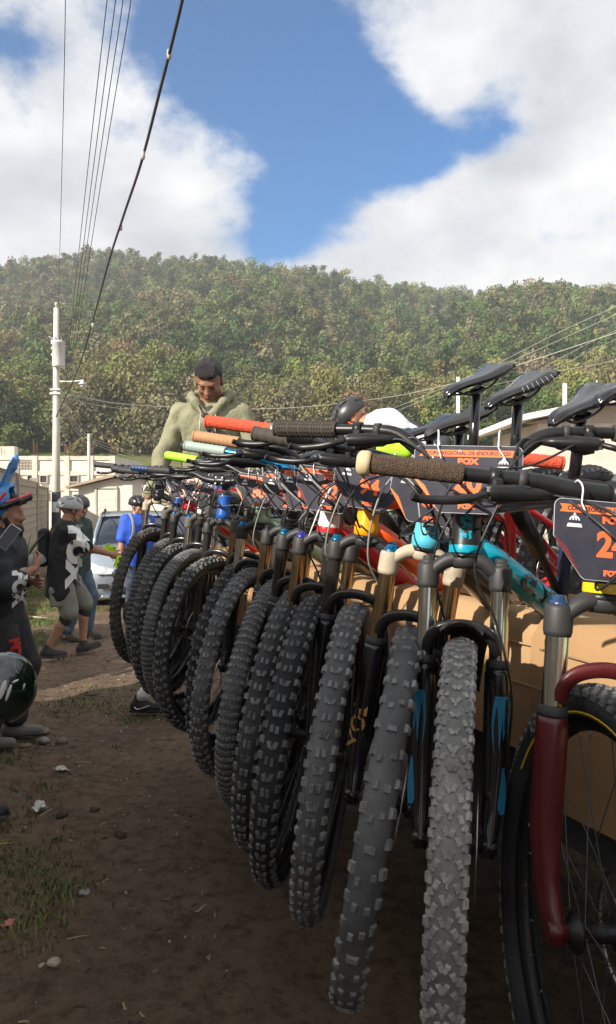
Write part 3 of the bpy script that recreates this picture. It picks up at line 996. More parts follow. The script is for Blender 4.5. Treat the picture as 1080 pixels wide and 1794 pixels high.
# ================================================================== bicycles
RUB = lambda n, c, k: (mat('tyre_' + n, tuple(q * .6 for q in c), .92, col2=(c[0] * 1.45 + .008, c[1] * 1.44 + .007, c[2] * 1.44 + .006), ramp=(.36, .72), vscale=7, bump=.25, bscale=260, spec=.25, detail=10), mat('knob_' + n, tuple(q * .62 for q in k), .9, col2=(k[0] * 1.6, k[1] * 1.6, k[2] * 1.58), ramp=(.34, .66), vscale=26, bump=.3, bscale=300, spec=.25, detail=10))
RUBBERS = {
    'grey': RUB('grey', (0.110, 0.113, 0.118), (0.165, 0.168, 0.172)),
    'pale': RUB('pale', (0.190, 0.190, 0.190), (0.245, 0.243, 0.238)),
    'black': RUB('black', (0.028, 0.030, 0.034), (0.110, 0.112, 0.114)),
    'mid': RUB('mid', (0.052, 0.054, 0.058), (0.140, 0.142, 0.142)),
    'brown': RUB('brown', (0.080, 0.074, 0.064), (0.115, 0.106, 0.092)),
}
BLK = mat('black_alloy', (0.012, 0.012, 0.013), .36, .0, spec=.35, var=.3, vscale=30)
BLKG = mat('black_gloss', (0.012, 0.012, 0.014), .22, spec=.5, coat=.3)
PLAST = mat('black_plastic', (0.03, 0.03, 0.032), .6, bump=.15, bscale=200)
STEEL = mat('brushed_steel', (0.55, 0.55, 0.55), .3, 1.0)
DULL = mat('dull_alloy', (0.33, 0.33, 0.34), .45, .9)
SPOKE = mat('spoke_steel', (0.10, 0.10, 0.105), .4, .7)
HOSE = mat('cable_housing', (0.02, 0.02, 0.022), .45)
HOSEG = mat('cable_housing_grey', (0.24, 0.235, 0.22), .5)
ZIP = mat('zip_tie_white', (0.78, 0.78, 0.76), .5)
TYRE_CACHE = {}


def tyre_mesh(pattern, rubber, R0=0.366, w=0.030):
    key = (pattern, rubber, R0, w)
    if key in TYRE_CACHE: return TYRE_CACHE[key]
    b = MB()
    rc = R0 - w * 0.93                     # centre circle of the tyre section
    hgt = w * 0.80
    prof = []
    for i in range(19):
        a = math.radians(-128 + 256 * i / 18)
        prof.append((rc + hgt * math.cos(a), w * 0.93 * math.sin(a)))
    prof += [(rc - hgt * .85, w * .62), (rc - hgt * .85, -w * .62)]
    b.lathe(prof, axis='y', n=96, closed=True)
    rng = random.Random(hash(pattern) % 1000 + 3)

    def knob(th, ph, lt, lw, hk, yaw=0.0, rake=0.0):
        """th around the wheel, ph across the tread (radians), lt along, lw across, hk height"""
        th += rng.uniform(-.004, .004); ph += rng.uniform(-.02, .02)
        lt *= rng.uniform(.9, 1.08); lw *= rng.uniform(.9, 1.08); hk *= rng.uniform(.72, 1.08); yaw += rng.uniform(-.05, .05)
        ct, st = math.cos(th), math.sin(th)
        rad = Vector((ct, 0, st)); tan = Vector((-st, 0, ct)); ay = Vector((0, 1, 0))
        n = rad * math.cos(ph) + ay * math.sin(ph)
        x = ay * math.cos(ph) - rad * math.sin(ph)
        c = rad * rc + (rad * (hgt * math.cos(ph)) + ay * (w * .93 * math.sin(ph)))
        cy, sy = math.cos(yaw), math.sin(yaw)
        u = tan * cy + x * sy; v = x * cy - tan * sy
        vs = []
        for k, sc in ((-0.0025, 1.12), (hk, 0.86)):
            for a, d in ((-1, -1), (1, -1), (1, 1), (-1, 1)):
                vs.append(c + n * k + u * (a * lt / 2 * sc + (rake * hk if k > 0 else 0)) + v * (d * lw / 2 * sc))
        b.add(vs, [(4, 5, 6, 7), (0, 1, 5, 4), (1, 2, 6, 5), (2, 3, 7, 6), (3, 0, 4, 7)], 1, False)

    def j(a): return rng.uniform(-a, a)
    if pattern == 'block':               # pairs of blocks in turn with slanted pairs, big side knobs
        n = 68
        for i in range(n):
            t = 2 * math.pi * i / n
            if i % 2 == 0:
                for s in (-1, 1): knob(t, s * .20, .0165, .0085, .0050, j(.04))
            else:
                for s in (-1, 1): knob(t, s * .26, .0165, .0065, .0046, s * .34)
                for s in (-1, 1): knob(t, s * .09, .017, .0028, .0040, s * .25)
            for s in (-1, 1): knob(t + math.pi / n * .5, s * (1.02 + .07 * (i % 2)), .016, .013, .0055, j(.05))
    elif pattern == 'sparse':            # lone wide blocks, paired blocks between, heavy shoulders
        n = 48
        for i in range(n):
            t = 2 * math.pi * i / n
            q = i % 4
            if q == 0: knob(t, 0, .012, .019, .0050)
            elif q == 2:
                for s in (-1, 1): knob(t, s * .36, .013, .010, .0048)
            else:
                for s in (-1, 1): knob(t + s * .012, s * (.30 if q == 1 else .42), .012, .009, .0044)
            for s in (-1, 1): knob(t + .03, s * (1.08 - .05 * (i % 2)), .017, .012, .0055)
    elif pattern == 'arrow':             # low cross-country tread of small ramped arrows
        n = 80
        for i in range(n):
            t = 2 * math.pi * i / n
            for s in (-1, 1): knob(t, s * .15, .013, .0075, .0030, s * .5, -.6)
            for s in (-1, 1): knob(t + .045, s * (.48 + .09 * (i % 2)), .011, .009, .0030, -s * .45, -.5)
            for s in (-1, 1): knob(t + .02, s * .86, .010, .0085, .0034, s * .3)
            for s in (-1, 1): knob(t + .065, s * 1.10, .014, .010, .0042, 0)
            if i % 3 == 0: knob(t + .05, 0, .010, .005, .0026)
    elif pattern == 'fine':              # dense rows of small cubes
        n = 104
        for i in range(n):
            t = 2 * math.pi * i / n
            o = .16 * (i % 2)
            for ph in (-.64, -.32, 0.0, .32, .64):
                knob(t, ph + o - .08, .0095, .0075, .0032, j(.15))
            for s in (-1, 1): knob(t, s * 1.05, .011, .011, .0040)
    else:                                # 'knobby': staggered square blocks
        n = 66
        for i in range(n):
            t = 2 * math.pi * i / n
            if i % 2:
                for s in (-1, 1): knob(t, s * .19, .014, .009, .0052, s * .15)
            else:
                knob(t, 0, .013, .010, .005)
                for s in (-1, 1): knob(t, s * .50, .013, .009, .005, -s * .2)
            for s in (-1, 1): knob(t + .03, s * 1.0, .014, .013, .0058)
    TYRE_CACHE[key] = b.mesh('tyre', list(RUBBERS[rubber]))
    return TYRE_CACHE[key]


WHEEL = {}
def wheel_meshes(R0):
    if R0 in WHEEL: return WHEEL[R0]
    rr = R0 - .052
    rim = MB().lathe([(rr + .004, .013), (rr + .004, -.013), (rr - .004, -.0145), (rr - .018, -.009), (rr - .021, 0), (rr - .018, .009), (rr - .004, .0145)], axis='y', n=72, closed=True).mesh('rim', BLK)
    hub = MB().lathe([(0, -.052), (.010, -.052), (.013, -.046), (.027, -.036), (.027, -.031), (.014, -.024), (.013, .02), (.024, .026), (.024, .031), (.013, .04), (.010, .052), (0, .052)], axis='y', n=18).mesh('hub', BLK)
    sp = MB()
    for i in range(32):
        a = 2 * math.pi * i / 32
        side = -1 if i % 2 else 1
        lead = (1 if (i // 2) % 2 else -1) * 1.15
        h = a + lead
        p = Vector((math.cos(h) * .025, side * .030, math.sin(h) * .025)); q = Vector((math.cos(a) * (rr - .017), side * .003, math.sin(a) * (rr - .017)))
        sp.tube([p, q], .0011, n=4, cap=False)
        q2 = q.lerp(p, .05); sp.tube([q, q2], .0019, n=4, mi=1)
    spk = sp.mesh('spokes', [SPOKE, DULL])
    ro = MB()
    ro.lathe([(.090, -.001), (.074, -.001), (.074, .001), (.090, .001)], (0, .040, 0), axis='y', n=40, closed=True)
    for i in range(6):
        a = 2 * math.pi * i / 6
        ro.tube([(math.cos(a) * .02, .040, math.sin(a) * .02), (math.cos(a + .35) * .05, .040, math.sin(a + .35) * .05), (math.cos(a + .45) * .076, .040, math.sin(a + .45) * .076)], [(.003, .001)] * 3, n=4)
    WHEEL[R0] = (rim, hub, spk, ro.mesh('brake_rotor', STEEL))
    return WHEEL[R0]


SADDLE = {}
def saddle_mesh(m_, wide=1.0):
    k = (m_.name, wide)
    if k in SADDLE: return SADDLE[k]
    rings = []
    L = .275
    for i in range(15):
        t = i / 14                                  # 0 nose .. 1 tail
        x = .155 - L * t
        hw = (.016 + .010 * min(1, t * 6) + .046 * max(0, (t - .32) / .68) ** 1.25) * wide
        if t > .9: hw *= 1 - .10 * ((t - .9) / .1) ** 2
        if t < .07: hw *= .62 + 5.4 * t
        top = .012 * max(0, (t - .35) / .65) ** 1.3 + .003 * math.sin(t * 7) - (.010 * (1 - t / .1) if t < .1 else 0)
        dep = .021 + .010 * max(0, (t - .3)) - (.012 * max(0, (t - .86) / .14))
        ring = []
        for jx, jz in ((0, -.004), (.30, .000), (.62, -.001), (.86, -.006), (.98, -.016), (1.0, -.45), (.86, -1.0), (.5, -.85), (0, -.8)):
            z = jz if jz > -.1 else jz * dep
            ring.append((x, hw * jx, top + z))
        full = ring + [(p[0], -p[1], p[2]) for p in ring[-2:0:-1]]
        rings.append(full)
    b = MB().loft(rings)
    SADDLE[k] = b.mesh('saddle', m_)
    return SADDLE[k]


def plate_mesh_parts(number, root, accents):
    """race number plate in its own plane: x to the side, y up, z towards the viewer"""
    slate = mat('plate_slate', (0.026, 0.027, 0.042), .6, col2=(.048, .048, .066), vscale=22, spec=.3, detail=8)
    edge = mat('plate_edge_white', (0.50, 0.50, 0.52), .4)
    orange = mat('plate_orange', (0.86, 0.19, 0.045), .4)
    orange2 = mat('plate_number_orange', (0.90, 0.16, 0.05), .4)
    maroon = mat('plate_maroon', (0.16, 0.022, 0.025), .4)
    white = mat('plate_white_print', (0.75, 0.75, 0.77), .45)
    navy = mat('plate_navy_print', (0.03, 0.03, 0.06), .4)
    W, H = .098, .064
    def outline(w, h, c):
        o = []
        for cx, cy, a0 in ((w - c, h - c, 0), (-w + c, h - c, 90)):
            for i in range(5):
                a = R(a0 + 22.5 * i); o.append((cx + c * math.cos(a), cy + c * math.sin(a)))
        o += [(-w, h * .05), (-w * .52, -h + .004), (-w * .46, -h), (w * .46, -h), (w * .52, -h + .004), (w, h * .05)]
        return o
    MB().prism(outline(W + .0009, H + .0009, .0128), -.0012, 0).build('plate_border', edge, root)
    MB().prism(outline(W, H, .012), -.0006, .0004).build('plate_face', slate, root)
    y0 = H - .0145
    MB().prism([(-W * .92, y0 - .0065), (-W * .87, y0), (-W * .92, y0 + .0065), (W * .92, y0 + .0065), (W * .87, y0), (W * .92, y0 - .0065)], .0004, .0008).build('banner', orange, root)
    def txt(body, size, m_, x, y, bold=0.0, sx=1.0, z=.0008, shear=0.0):
        me = text_mesh(body, size, m_, bold, .0003, shear, sx=sx)
        put('lettering', me, root, Matrix.Translation((x, y, z)))
    txt('COPA REGIONAL DE ENDURO 2020', .0098, navy, 0, y0, .0003, .98)
    txt('FOX', .0145, orange2, 0, H - .0305, .0010, 1.25)
    txt(number, .056, orange2, 0, -.008, .0022, .95)
    txt('FOX', .012, orange2, 0, -H + .0115, .0009, 1.2)
    # club emblem on both upper sides: a rider badge over a ribbon
    for sx in (-1, 1):
        e = MB()
        cx, cy = sx * W * .66, H - .037
        e.prism([(cx - .013, cy - .008), (cx + .013, cy - .008), (cx + .011, cy - .002), (cx - .011, cy - .002)], .0004, .0008)
        e.prism([(cx + .009 * math.cos(a), cy + .003 + .008 * math.sin(a)) for a in [math.pi * i / 8 for i in range(9)]], .0004, .00075)
        e.prism([(cx - .003, cy + .012), (cx, cy + .016), (cx + .003, cy + .012)], .0004, .0008)
        e.build('emblem', white, root)
        e = MB()
        for q in (-1, 0, 1):
            e.prism([(cx + q * .005 - .0016, cy + .002), (cx + q * .005 + .0016, cy + .002), (cx + q * .005, cy + .008)], .0008, .0011)
        e.build('emblem_mark', navy, root)
    for sx in (-1, 1):
        x1, x2 = sx * W * .985, sx * W * .78
        q = [(x1, -H * .02), (x1, H * .05), (x2, -H * .22), (sx * W * .53, -H * .93)]
        MB().prism(q if sx < 0 else q[::-1], .0004, .0007).build('corner_flash', orange if accents else maroon, root)


def make_bike(spec):
    """spec: dictionary with the wheel hub position, headings, colours and fittings of one bike"""
    g = lambda k, d=None: spec.get(k, d)
    W = Vector(g('axle')); a_w = g('aw', 18); a_f = g('af', 58); pitch = g('pitch', 18); roll = g('roll', 0)
    a2c = g('a2c', .515); off = .044; hta = 24.0; R0 = g('R', .366); tw = g('tw', .030)
    A = Matrix.Rotation(R(-90 - a_f), 4, 'Z') @ Matrix.Rotation(R(pitch), 4, 'Y') @ Matrix.Rotation(R(roll), 4, 'X')
    S = Matrix.Rotation(R(-hta), 4, 'Y') @ Matrix.Rotation(R(a_f - a_w), 4, 'Z')
    pos = W - (A @ S @ Vector((off, 0, -a2c)))
    root = empty('mountain_bike', Matrix.Translation(pos) @ A)
    tag(root, g('label'), 'bicycle', 'mountain bikes hung in a row over the truck side')
    fc = g('frame'); fc2 = g('accent', fc); crown_m = g('crown', BLK); lower_m = g('lower', BLKG); st_m = g('stanchion')
    # ---- front wheel
    fw = empty('front_wheel', S @ Matrix.Translation((off, 0, -a2c)) @ Matrix.Rotation(0.0 if g('sidetext') else random.uniform(0, 1), 4, 'Y')); fw.parent = root
    put('tyre', tyre_mesh(g('tread', 'knobby'), g('rubber', 'mid'), R0, tw), fw)
    rim, hub, spk, rot = wheel_meshes(R0)
    for n, me in (('rim', rim), ('hub', hub), ('spokes', spk), ('brake_rotor', rot)): put(n, me, fw)
    if g('stripe'):  # stripe kept to the top arc, left out where shade would hide it
        MB().lathe([(R0 - .050, -.0265), (R0 - .0445, -.0275), (R0 - .0445, -.0262)], axis='y', n=30, closed=True, a0=R(35), a1=R(150)).build('rim_stripe', g('stripe'), fw)
        MB().lathe([(R0 - .050, .0265), (R0 - .0445, .0275), (R0 - .0445, .0262)], axis='y', n=30, closed=True, a0=R(35), a1=R(150)).build('rim_stripe', g('stripe'), fw)
    if g('sidetext'):
        word, th0, sd, tm_, sz = g('sidetext')
        me = text_mesh(word, sz, tm_, .0006, .0002)
        rad_ = R0 - .036; rc_ = R0 - tw * .93; hg_ = tw * .80
        for v in me.vertices:
            uu, ww, ee = v.co.x, v.co.y, v.co.z
            th = R(th0) - sd * (-1) * uu / rad_ * (-1 if sd > 0 else 1) if False else R(th0) + (uu / rad_) * (1 if sd > 0 else -1) * -1
            rr = rad_ + ww
            yy = tw * .93 * math.sqrt(max(.05, 1 - ((rr - rc_) / hg_) ** 2)) + .0008 + (.0005 if ee > 0 else 0)
            v.co = Vector((rr * math.cos(th), sd * yy, rr * math.sin(th)))
        put('sidewall_lettering', me, fw)
    # ---- fork
    fk = empty('fork', S); fk.parent = root
    hs = .068                                                    # half the spacing of the legs
    ztop = -a2c + R0                                             # top of the tyre
    cr = MB()
    cr.tube(spline([(0, -hs, -.034), (.003, -hs * .78, -.017), (.004, -.030, -.001), (.002, 0, .003), (.004, .030, -.001), (.003, hs * .78, -.017), (0, hs, -.034)], 4),
            [(.0115 + .005 * (1 - abs(i - 12) / 12), .0145 + .008 * (1 - abs(i - 12) / 12)) for i in range(25)], n=12, up=(0, 0, 1))
    cr.lathe([(.0, .012), (.026, .012), (.0305, .006), (.029, -.008), (.02, -.016), (0, -.016)], n=18)
    for s in (-1, 1):
        cr.lathe([(0, -.008), (.016, -.008), (.0205, -.010), (.0218, -.016), (.0218, -.048), (.0200, -.056), (0, -.056)], (0, s * hs, 0), n=18)
    cr.build('crown', crown_m, fk)
    for s in (-1, 1):
        cap = MB().lathe([(0, .006), (.009, .006), (.0115, .004), (.0115, -.002), (.015, -.003), (.016, -.007), (.016, -.010), (0, -.010)], (0, s * hs, 0), n=12)
        cap.build('top_cap', g('cap', BLK), fk)
        MB().tube([(0, s * hs, -.049), (0, s * hs, ztop - .075)], .0172, n=16, cap=False).build('stanchion', st_m, fk)
        lo = MB()
        zt = ztop - .055
        lo.tube([(0, s * hs, zt), (0, s * hs, zt - .012), (0, s * hs, zt - .05), (.002, s * (hs + .001), zt - .16), (.006, s * (hs - .002), -a2c + .06), (.018, s * (hs - .006), -a2c + .02), (.036, s * (hs - .008), -a2c - .004), (.044, s * (hs - .008), -a2c - .020)],
                [.0215, .0240, .0245, .0240, (.021, .019), (.022, .017), (.021, .013), (.010, .011)], n=14)
        lo.tube([(.044, s * (hs - .02), -a2c), (.044, s * (hs + .008), -a2c)], .012, n=10)
        lw = lo.build('lower_leg', lower_m, fk)
        MB().lathe([(.0185, .012), (.0215, .010), (.0225, .0), (.0225, -.004), (.0172, -.004)], (0, s * hs, zt + .002), n=16).build('wiper_seal', PLAST, lw)
        if g('decal'):
            # printed stripe up the outer front of the leg
            b = MB(); ring = []
            for i in range(9):
                t = i / 8; z = zt - .05 - .21 * t; wv = (.5 + .3 * math.sin(t * 9)) * (1 - .45 * t)
                ring.append([(.0005 + .0249 * math.cos(q), s * hs + s * .0249 * math.sin(q), z) for q in (-.15 - .2 * math.sin(t * 7), .25, .55, .55 + wv)])
            b.loft(ring, cap=False, closed=False); b.build('fork_decal', g('decal'), lw)
        if g('forktext') and s == (1 if g('textside', -1) > 0 else -1):
            me = text_mesh(g('forktext'), g('textsize', .046), g('textmat'), .0012, .0003, sx=1.0)
            vs = me.vertices
            for v in vs:
                u, w_, e = v.co.x, v.co.y, v.co.z
                q = w_ / .0245 + s * .45
                rr = .0252 + (.0006 if e > 0 else 0)
                v.co = Vector((rr * math.cos(q), s * hs + rr * math.sin(q), zt - .175 - u))
            put('lettering', me, lw)
    cal = MB().box((-.016, hs + .004, -a2c + .105), (.034, .026, .062), Matrix.Rotation(R(12), 3, 'Y'), bev=.006)
    cal.tube([(-.010, hs + .012, -a2c + .075), (-.010, hs + .012, -a2c + .135)], .009, n=10)
    cal.build('brake_caliper', BLK, fk)
    ar = MB()
    ar.tube(spline([(-.002, -hs, ztop - .085), (.006, -hs * 1.0, ztop - .05), (.016, -hs * .86, ztop - .008), (.022, -hs * .55, ztop + .012), (.024, 0, ztop + .019), (.022, hs * .55, ztop + .012), (.016, hs * .86, ztop - .008), (.006, hs, ztop - .05), (-.002, hs, ztop - .085)], 4),
            [(.0075, .0125)] * 33, n=10, up=(1, 0, 0))
    ar.build('fork_arch', lower_m, fk)
    if g('guard'):
        b = MB(); rings = []
        for i in range(9):
            th = R(84 + 58 * i / 8)
            rr = R0 + .030
            rings.append([(off + rr * math.cos(th) - (.0 if abs(q) < .9 else .008), .050 * q * (1 - .25 * abs(i - 4) / 4), -a2c + rr * math.sin(th) - .018 * q * q) for q in (-1, -.6, -.2, .2, .6, 1)])
        b.loft(rings, cap=False, closed=False)
        rings2 = [[(p[0], p[1], p[2] - .0025) for p in r_][::-1] for r_ in rings]
        b.loft(rings2, cap=False, closed=False)
        b.build('mudguard', g('guard'), fk)
    # ---- head tube, stem, bar
    hl = g('hl', .115)
    fr = empty('frame', None); fr.parent = root
    SH = Matrix.Rotation(R(-hta), 4, 'Y')
    put('head_tube', MB().lathe([(.0, .012), (.030, .012), (.0305, .030), (.0275, .05), (.0265, hl - .02), (.028, hl - .008), (.028, hl), (0, hl)], n=22).mesh('head_tube', g('head', fc)), fr, SH)
    put('lower_headset', MB().lathe([(.031, .004), (.0315, .006), (.0315, .0125), (.030, .013)], n=22).mesh('lower_headset', BLK), fr, SH)
    put('upper_headset', MB().lathe([(.0285, hl), (.029, hl + .004), (.024, hl + .012), (.018, hl + .014)], n=22).mesh('upper_headset', BLK), fr, SH)
    if g('headband'):
        put('head_band', MB().lathe([(.0309, .014), (.0312, .016), (.0310, .026), (.0300, .0305)], n=22).mesh('head_band', g('headband')), fr, SH)
    if g('headtext'):
        me = text_mesh(g('headtext'), .026, g('headband', fc2), .0014, .0003)
        for v in me.vertices:
            u, w_, e = v.co.x, v.co.y, v.co.z
            q = w_ / .027 + g('headtextang', 0.0)
            rr = .0282 + (.0006 if e > 0 else 0)
            v.co = Vector((rr * math.cos(q), rr * math.sin(q), hl * .55 + u))
        put('lettering', me, fr, SH)
    hd = empty('cockpit', S); hd.parent = root
    hz = hl + .014 + g('spacer', .02)
    rise = g('rise', .03)
    MB().lathe([(.0175, hl + .012), (.0175, hz)], n=16).build('spacer', PLAST, hd)
    stem = MB().lathe([(0, hz + .040), (.012, hz + .040), (.0185, hz + .037), (.0195, hz + .030), (.0195, hz + .004), (.018, hz), (0, hz)], n=16)
    bx, bz = .047, hz + .019 + g('stemrise', .004)
    stem.tube([(0, 0, hz + .019), (bx - .010, 0, bz)], [(.015, .017), (.014, .018)], n=12)
    stem.lathe([(.0, -.024), (.021, -.024), (.022, -.02), (.022, .02), (.021, .024), (0, .024)], (bx, 0, bz), axis='y', n=16)
    so_ = stem.build('stem', g('stem', BLK), hd)
    for by_ in (-.015, .015):
        for bz_ in (-.013, .013):
            MB().tube([(bx + .017, by_, bz + bz_), (bx + .0235, by_, bz + bz_)], .0036, n=8).build('bolt', DULL, so_)
    MB().tube([(0, 0, hz + .039), (0, 0, hz + .0435)], .006, n=8).build('bolt', DULL, so_)
    hw = g('barw', .400)
    bar_pts = spline([(bx, 0, bz), (bx, .04, bz), (bx - .002, .085, bz + rise * .25), (bx - .006, .135, bz + rise * .85), (bx - .012, .19, bz + rise), (bx - .030, .29, bz + rise + .004), (bx - .048, hw, bz + rise + .008)], 5)
    n_ = len(bar_pts)
    rad = []
    for p in bar_pts:
        y = p.y
        rad.append(.0159 if y < .06 else .0159 - .0048 * min(1, (y - .06) / .14))
    pts = [Vector((p.x, -p.y, p.z)) for p in bar_pts[:0:-1]] + bar_pts
    MB().tube(pts, rad[:0:-1] + rad, n=14).build('handlebar', g('bar', BLK), hd)

    def bar_at(y):
        s = -1 if y < 0 else 1; ay = abs(y)
        for i in range(n_ - 1):
            if bar_pts[i].y <= ay <= bar_pts[i + 1].y:
                t = (ay - bar_pts[i].y) / max(1e-6, bar_pts[i + 1].y - bar_pts[i].y)
                q = bar_pts[i].lerp(bar_pts[i + 1], t); break
        else: q = bar_pts[-1]
        return Vector((q.x, s * q.y, q.z))
    gl = g('gripl', .132)
    for s in (-1, 1):
        e = bar_at(s * hw); i_ = bar_at(s * (hw - gl))
        ax = (e - i_).normalized()
        prof = []; kk = 34
        style = g('grip', 'rib')
        for k in range(kk + 1):
            t = k / kk
            rr = .0158 + (.0006 * math.sin(t * 40) if style == 'rib' else .0004 * math.sin(t * 60) if style == 'soft' else 0)
            if style == 'lock' and (t < .10 or t > .93): rr = .0178
            if style == 'flange' and t < .06: rr = .024
            prof.append((i_ + ax * (gl * t), rr))
        gr = MB().tube([p for p, _ in prof], [r_ for _, r_ in prof], n=18)
        if style == 'chevron':
            # raised zig-zag ribs round the grip
            u0 = Vector((0, 0, 1)); u0 = (u0 - ax * u0.dot(ax)).normalized(); w0 = ax.cross(u0)
            for k in range(5):
                for q in range(24):
                    a0 = 2 * math.pi * q / 24; a1 = 2 * math.pi * (q + 1) / 24
                    for m_ in range(4):
                        c = .006 + k * .0255 + m_ * .0058
                        d0 = .004 * (q % 2); d1 = .004 * ((q + 1) % 2)
                        if c + .004 > gl: continue
                        vs = []
                        for a_, dd in ((a0, d0), (a1, d1)):
                            n0 = u0 * math.cos(a_) + w0 * math.sin(a_)
                            for t_, r_ in ((c + dd - .0018, .0156), (c + dd - .0010, .0175), (c + dd + .0010, .0175), (c + dd + .0018, .0156)):
                                vs.append(i_ + ax * t_ + n0 * r_)
                        gr.add(vs, [(0, 1, 5, 4), (1, 2, 6, 5), (2, 3, 7, 6)], 0, False)
        go = gr.build('grip', g('gripm', PLAST), hd)
        plug = g('plug')
        if plug:
            MB().tube([e - ax * .002, e + ax * .004, e + ax * .014, e + ax * .019], [.0185, .0195, .0185, .012], n=16).build('end_plug', plug, go)
        else:
            MB().tube([e - ax * .001, e + ax * .004, e + ax * .006], [.0162, .0160, .010], n=14).build('end_plug', g('gripm', PLAST), go)
        if g('lockring'):
            q = i_ + ax * .004
            MB().tube([q - ax * .012, q], [.0178, .0178], n=16).build('lock_ring', g('lockring'), go)
        # brake lever
        lp = bar_at(s * (hw - gl - .045)); 
        lv = MB()
        lv.tube([lp - ax * .008, lp + ax * .008], [.0155, .0155], n=14)
        lv.box(lp + Vector((.014, 0, -.014)), (.020, .018, .024), bev=.004)
        body0 = lp + Vector((.026, s * .014, -.026)); body1 = lp + Vector((.020, -s * .085, -.022))
        lv.tube([body0 + Vector((.004, s * .010, 0)), body0, body0.lerp(body1, .35), body0.lerp(body1, .75), body1], [.007, .0125, .0135, .0105, .0065], n=12)
        lv.box(body0.lerp(body1, .45) + Vector((0, 0, .008)), (.017, .034, .010), bev=.003)
        lo_ = lv.build('lever_body', g('lever', BLK), hd)
        piv = body0 + Vector((.006, s * .004, -.002))
        blade = spline([piv, piv + Vector((.010, s * .022, -.008)), piv + Vector((.008, s * .050, -.014)), piv + Vector((.000, s * .085, -.016)), piv + Vector((.001, s * .103, -.015)), piv + Vector((.007, s * .112, -.013))], 4)
        MB().tube(blade, [(.0055, .005)] * 5 + [(.0065, .0035)] * (len(blade) - 6) + [(.0055, .004)], n=8, up=(0, 0, 1)).build('lever_blade', g('blade', BLK), lo_)
        MB().tube([piv + Vector((0, 0, -.009)), piv + Vector((0, 0, .010))], .0042, n=8).build('pivot_bolt', DULL, lo_)
        # shifter pod under the bar
        sp = bar_at(s * (hw - gl - .085))
        sh = MB().box(sp + Vector((.008, 0, -.022)), (.034, .040, .020), bev=.006)
        sh.tube([sp - ax * .006, sp + ax * .006], [.0150] * 2, n=12)
        sh.tube([sp + Vector((.0, s * .01, -.03)), sp + Vector((-.012, s * .035, -.034)), sp + Vector((-.018, s * .052, -.030))], [.004, .0055, .0045], n=8)
        sh.build('shifter', PLAST, hd)
    # ---- cables: from the levers and shifters in loose loops to the frame and fork
    rnd = random.Random(int(1000 * abs(W.x) + 7 * W.y * 100))
    Si = S.inverted() @ SH
    for s in (-1, 1):
        lp = bar_at(s * (hw - gl - .045)); st = lp + Vector((.020, -s * .087, -.022)); sp = bar_at(s * (hw - gl - .085)) + Vector((.018, -s * .022, -.022))
        for q in range(2 if g('cables', 2) >= 2 else 1):
            a = st if q == 0 else sp
            fwd = .075 + rnd.uniform(-.02, .035); dn = rnd.uniform(.02, .07)
            mid = Vector((bx + fwd, s * rnd.uniform(.03, .075), bz - dn))
            if s > 0 and q == 0:     # front brake hose down the fork leg
                ends = [Vector((bx + fwd * .9, s * .02, -.02 + rnd.uniform(-.03, .02))), Vector((.045, hs * .9, ztop + .03)), Vector((.012, hs + .026, ztop - .10)), Vector((-.014, hs + .022, -a2c + .14))]
            else:
                tgt = Si @ Vector((-.02 - .05 * q, s * .030, hl * (.35 + .3 * q)))
                tg2 = Si @ Vector((-.10, s * .026, -.02))
                ends = [Vector((bx + .03 + rnd.uniform(0, .04), s * (-.01 + rnd.uniform(-.045, .03)), hl * rnd.uniform(.2, .75))), tgt, tg2]
            c = spline([a, a + Vector((.012, -s * .035, -.004)), mid] + ends, 6)
            MB().tube(c, .0026 if q == 0 else .0022, n=6, cap=False).build('cable', HOSEG if rnd.random() < .3 else HOSE, hd)
    # a dropper or lock-out line looping high in front
    c = spline([bar_at(.20) + Vector((.02, 0, -.02)), Vector((bx + .08, .11, bz + rnd.uniform(-.03, .03))), Vector((bx + .10, rnd.uniform(-.02, .04), bz - .05)), Vector((bx + .05, -.05, bz - .12 - rnd.uniform(0, .05))), Si @ Vector((-.03, -.03, hl * .4))], 6)
    MB().tube(c, .0022, n=6, cap=False).build('cable', HOSE, hd)
    # ---- number plate on zip ties
    if g('number'):
        tilt = g('ptilt', -8)
        pl = empty('number_plate', S @ Matrix.Translation((bx + .030 + g('pdx', 0), g('pdy', 0), bz - .052 + g('pdz', .004))) @ Matrix.Rotation(R(tilt), 4, 'Y') @ Matrix(((0, 0, 1, 0), (1, 0, 0, 0), (0, 1, 0, 0), (0, 0, 0, 1))) @ Matrix.Scale(g('pscale', .88), 4))
        pl.parent = root
        plate_mesh_parts(g('number'), pl, g('flash', 0))
        for sx in (-1, 1):
            zt_ = MB()
            zt_.tube(spline([(sx * .055, .060, .004), (sx * .055, .085, .006), (sx * .057, .098, -.012), (sx * .055, .080, -.035), (sx * .055, .058, -.004)], 4), (.0016), n=5, cap=False)
            zt_.tube([(sx * .055, .060, .003), (sx * .058 + .01, .035, .012)], .0013, n=5)
            zt_.build('zip_tie', ZIP, pl)
    if g('longtie'):
        MB().tube([Vector((bx + .045, .02, bz - .01)), Vector((bx + .07, -.012, bz - .10)), Vector((bx + .06, -.03, bz - .17))], .0024, n=5).build('zip_tie', ZIP, hd)
    # ---- frame tubes in the plane of the bike (x forward, z up from the crown)
    u = Vector((-math.sin(R(hta)), 0, math.cos(R(hta))))
    bb = Vector((-.478, 0, -.487)); ra = Vector((-.918, 0, -.457)); stt = Vector((-.602, 0, -.057)); sad = Vector((-.678, 0, .203)) + Vector((-.012, 0, .04)) * (g('post', 0) / .04)
    d0 = u * .035; d1 = bb
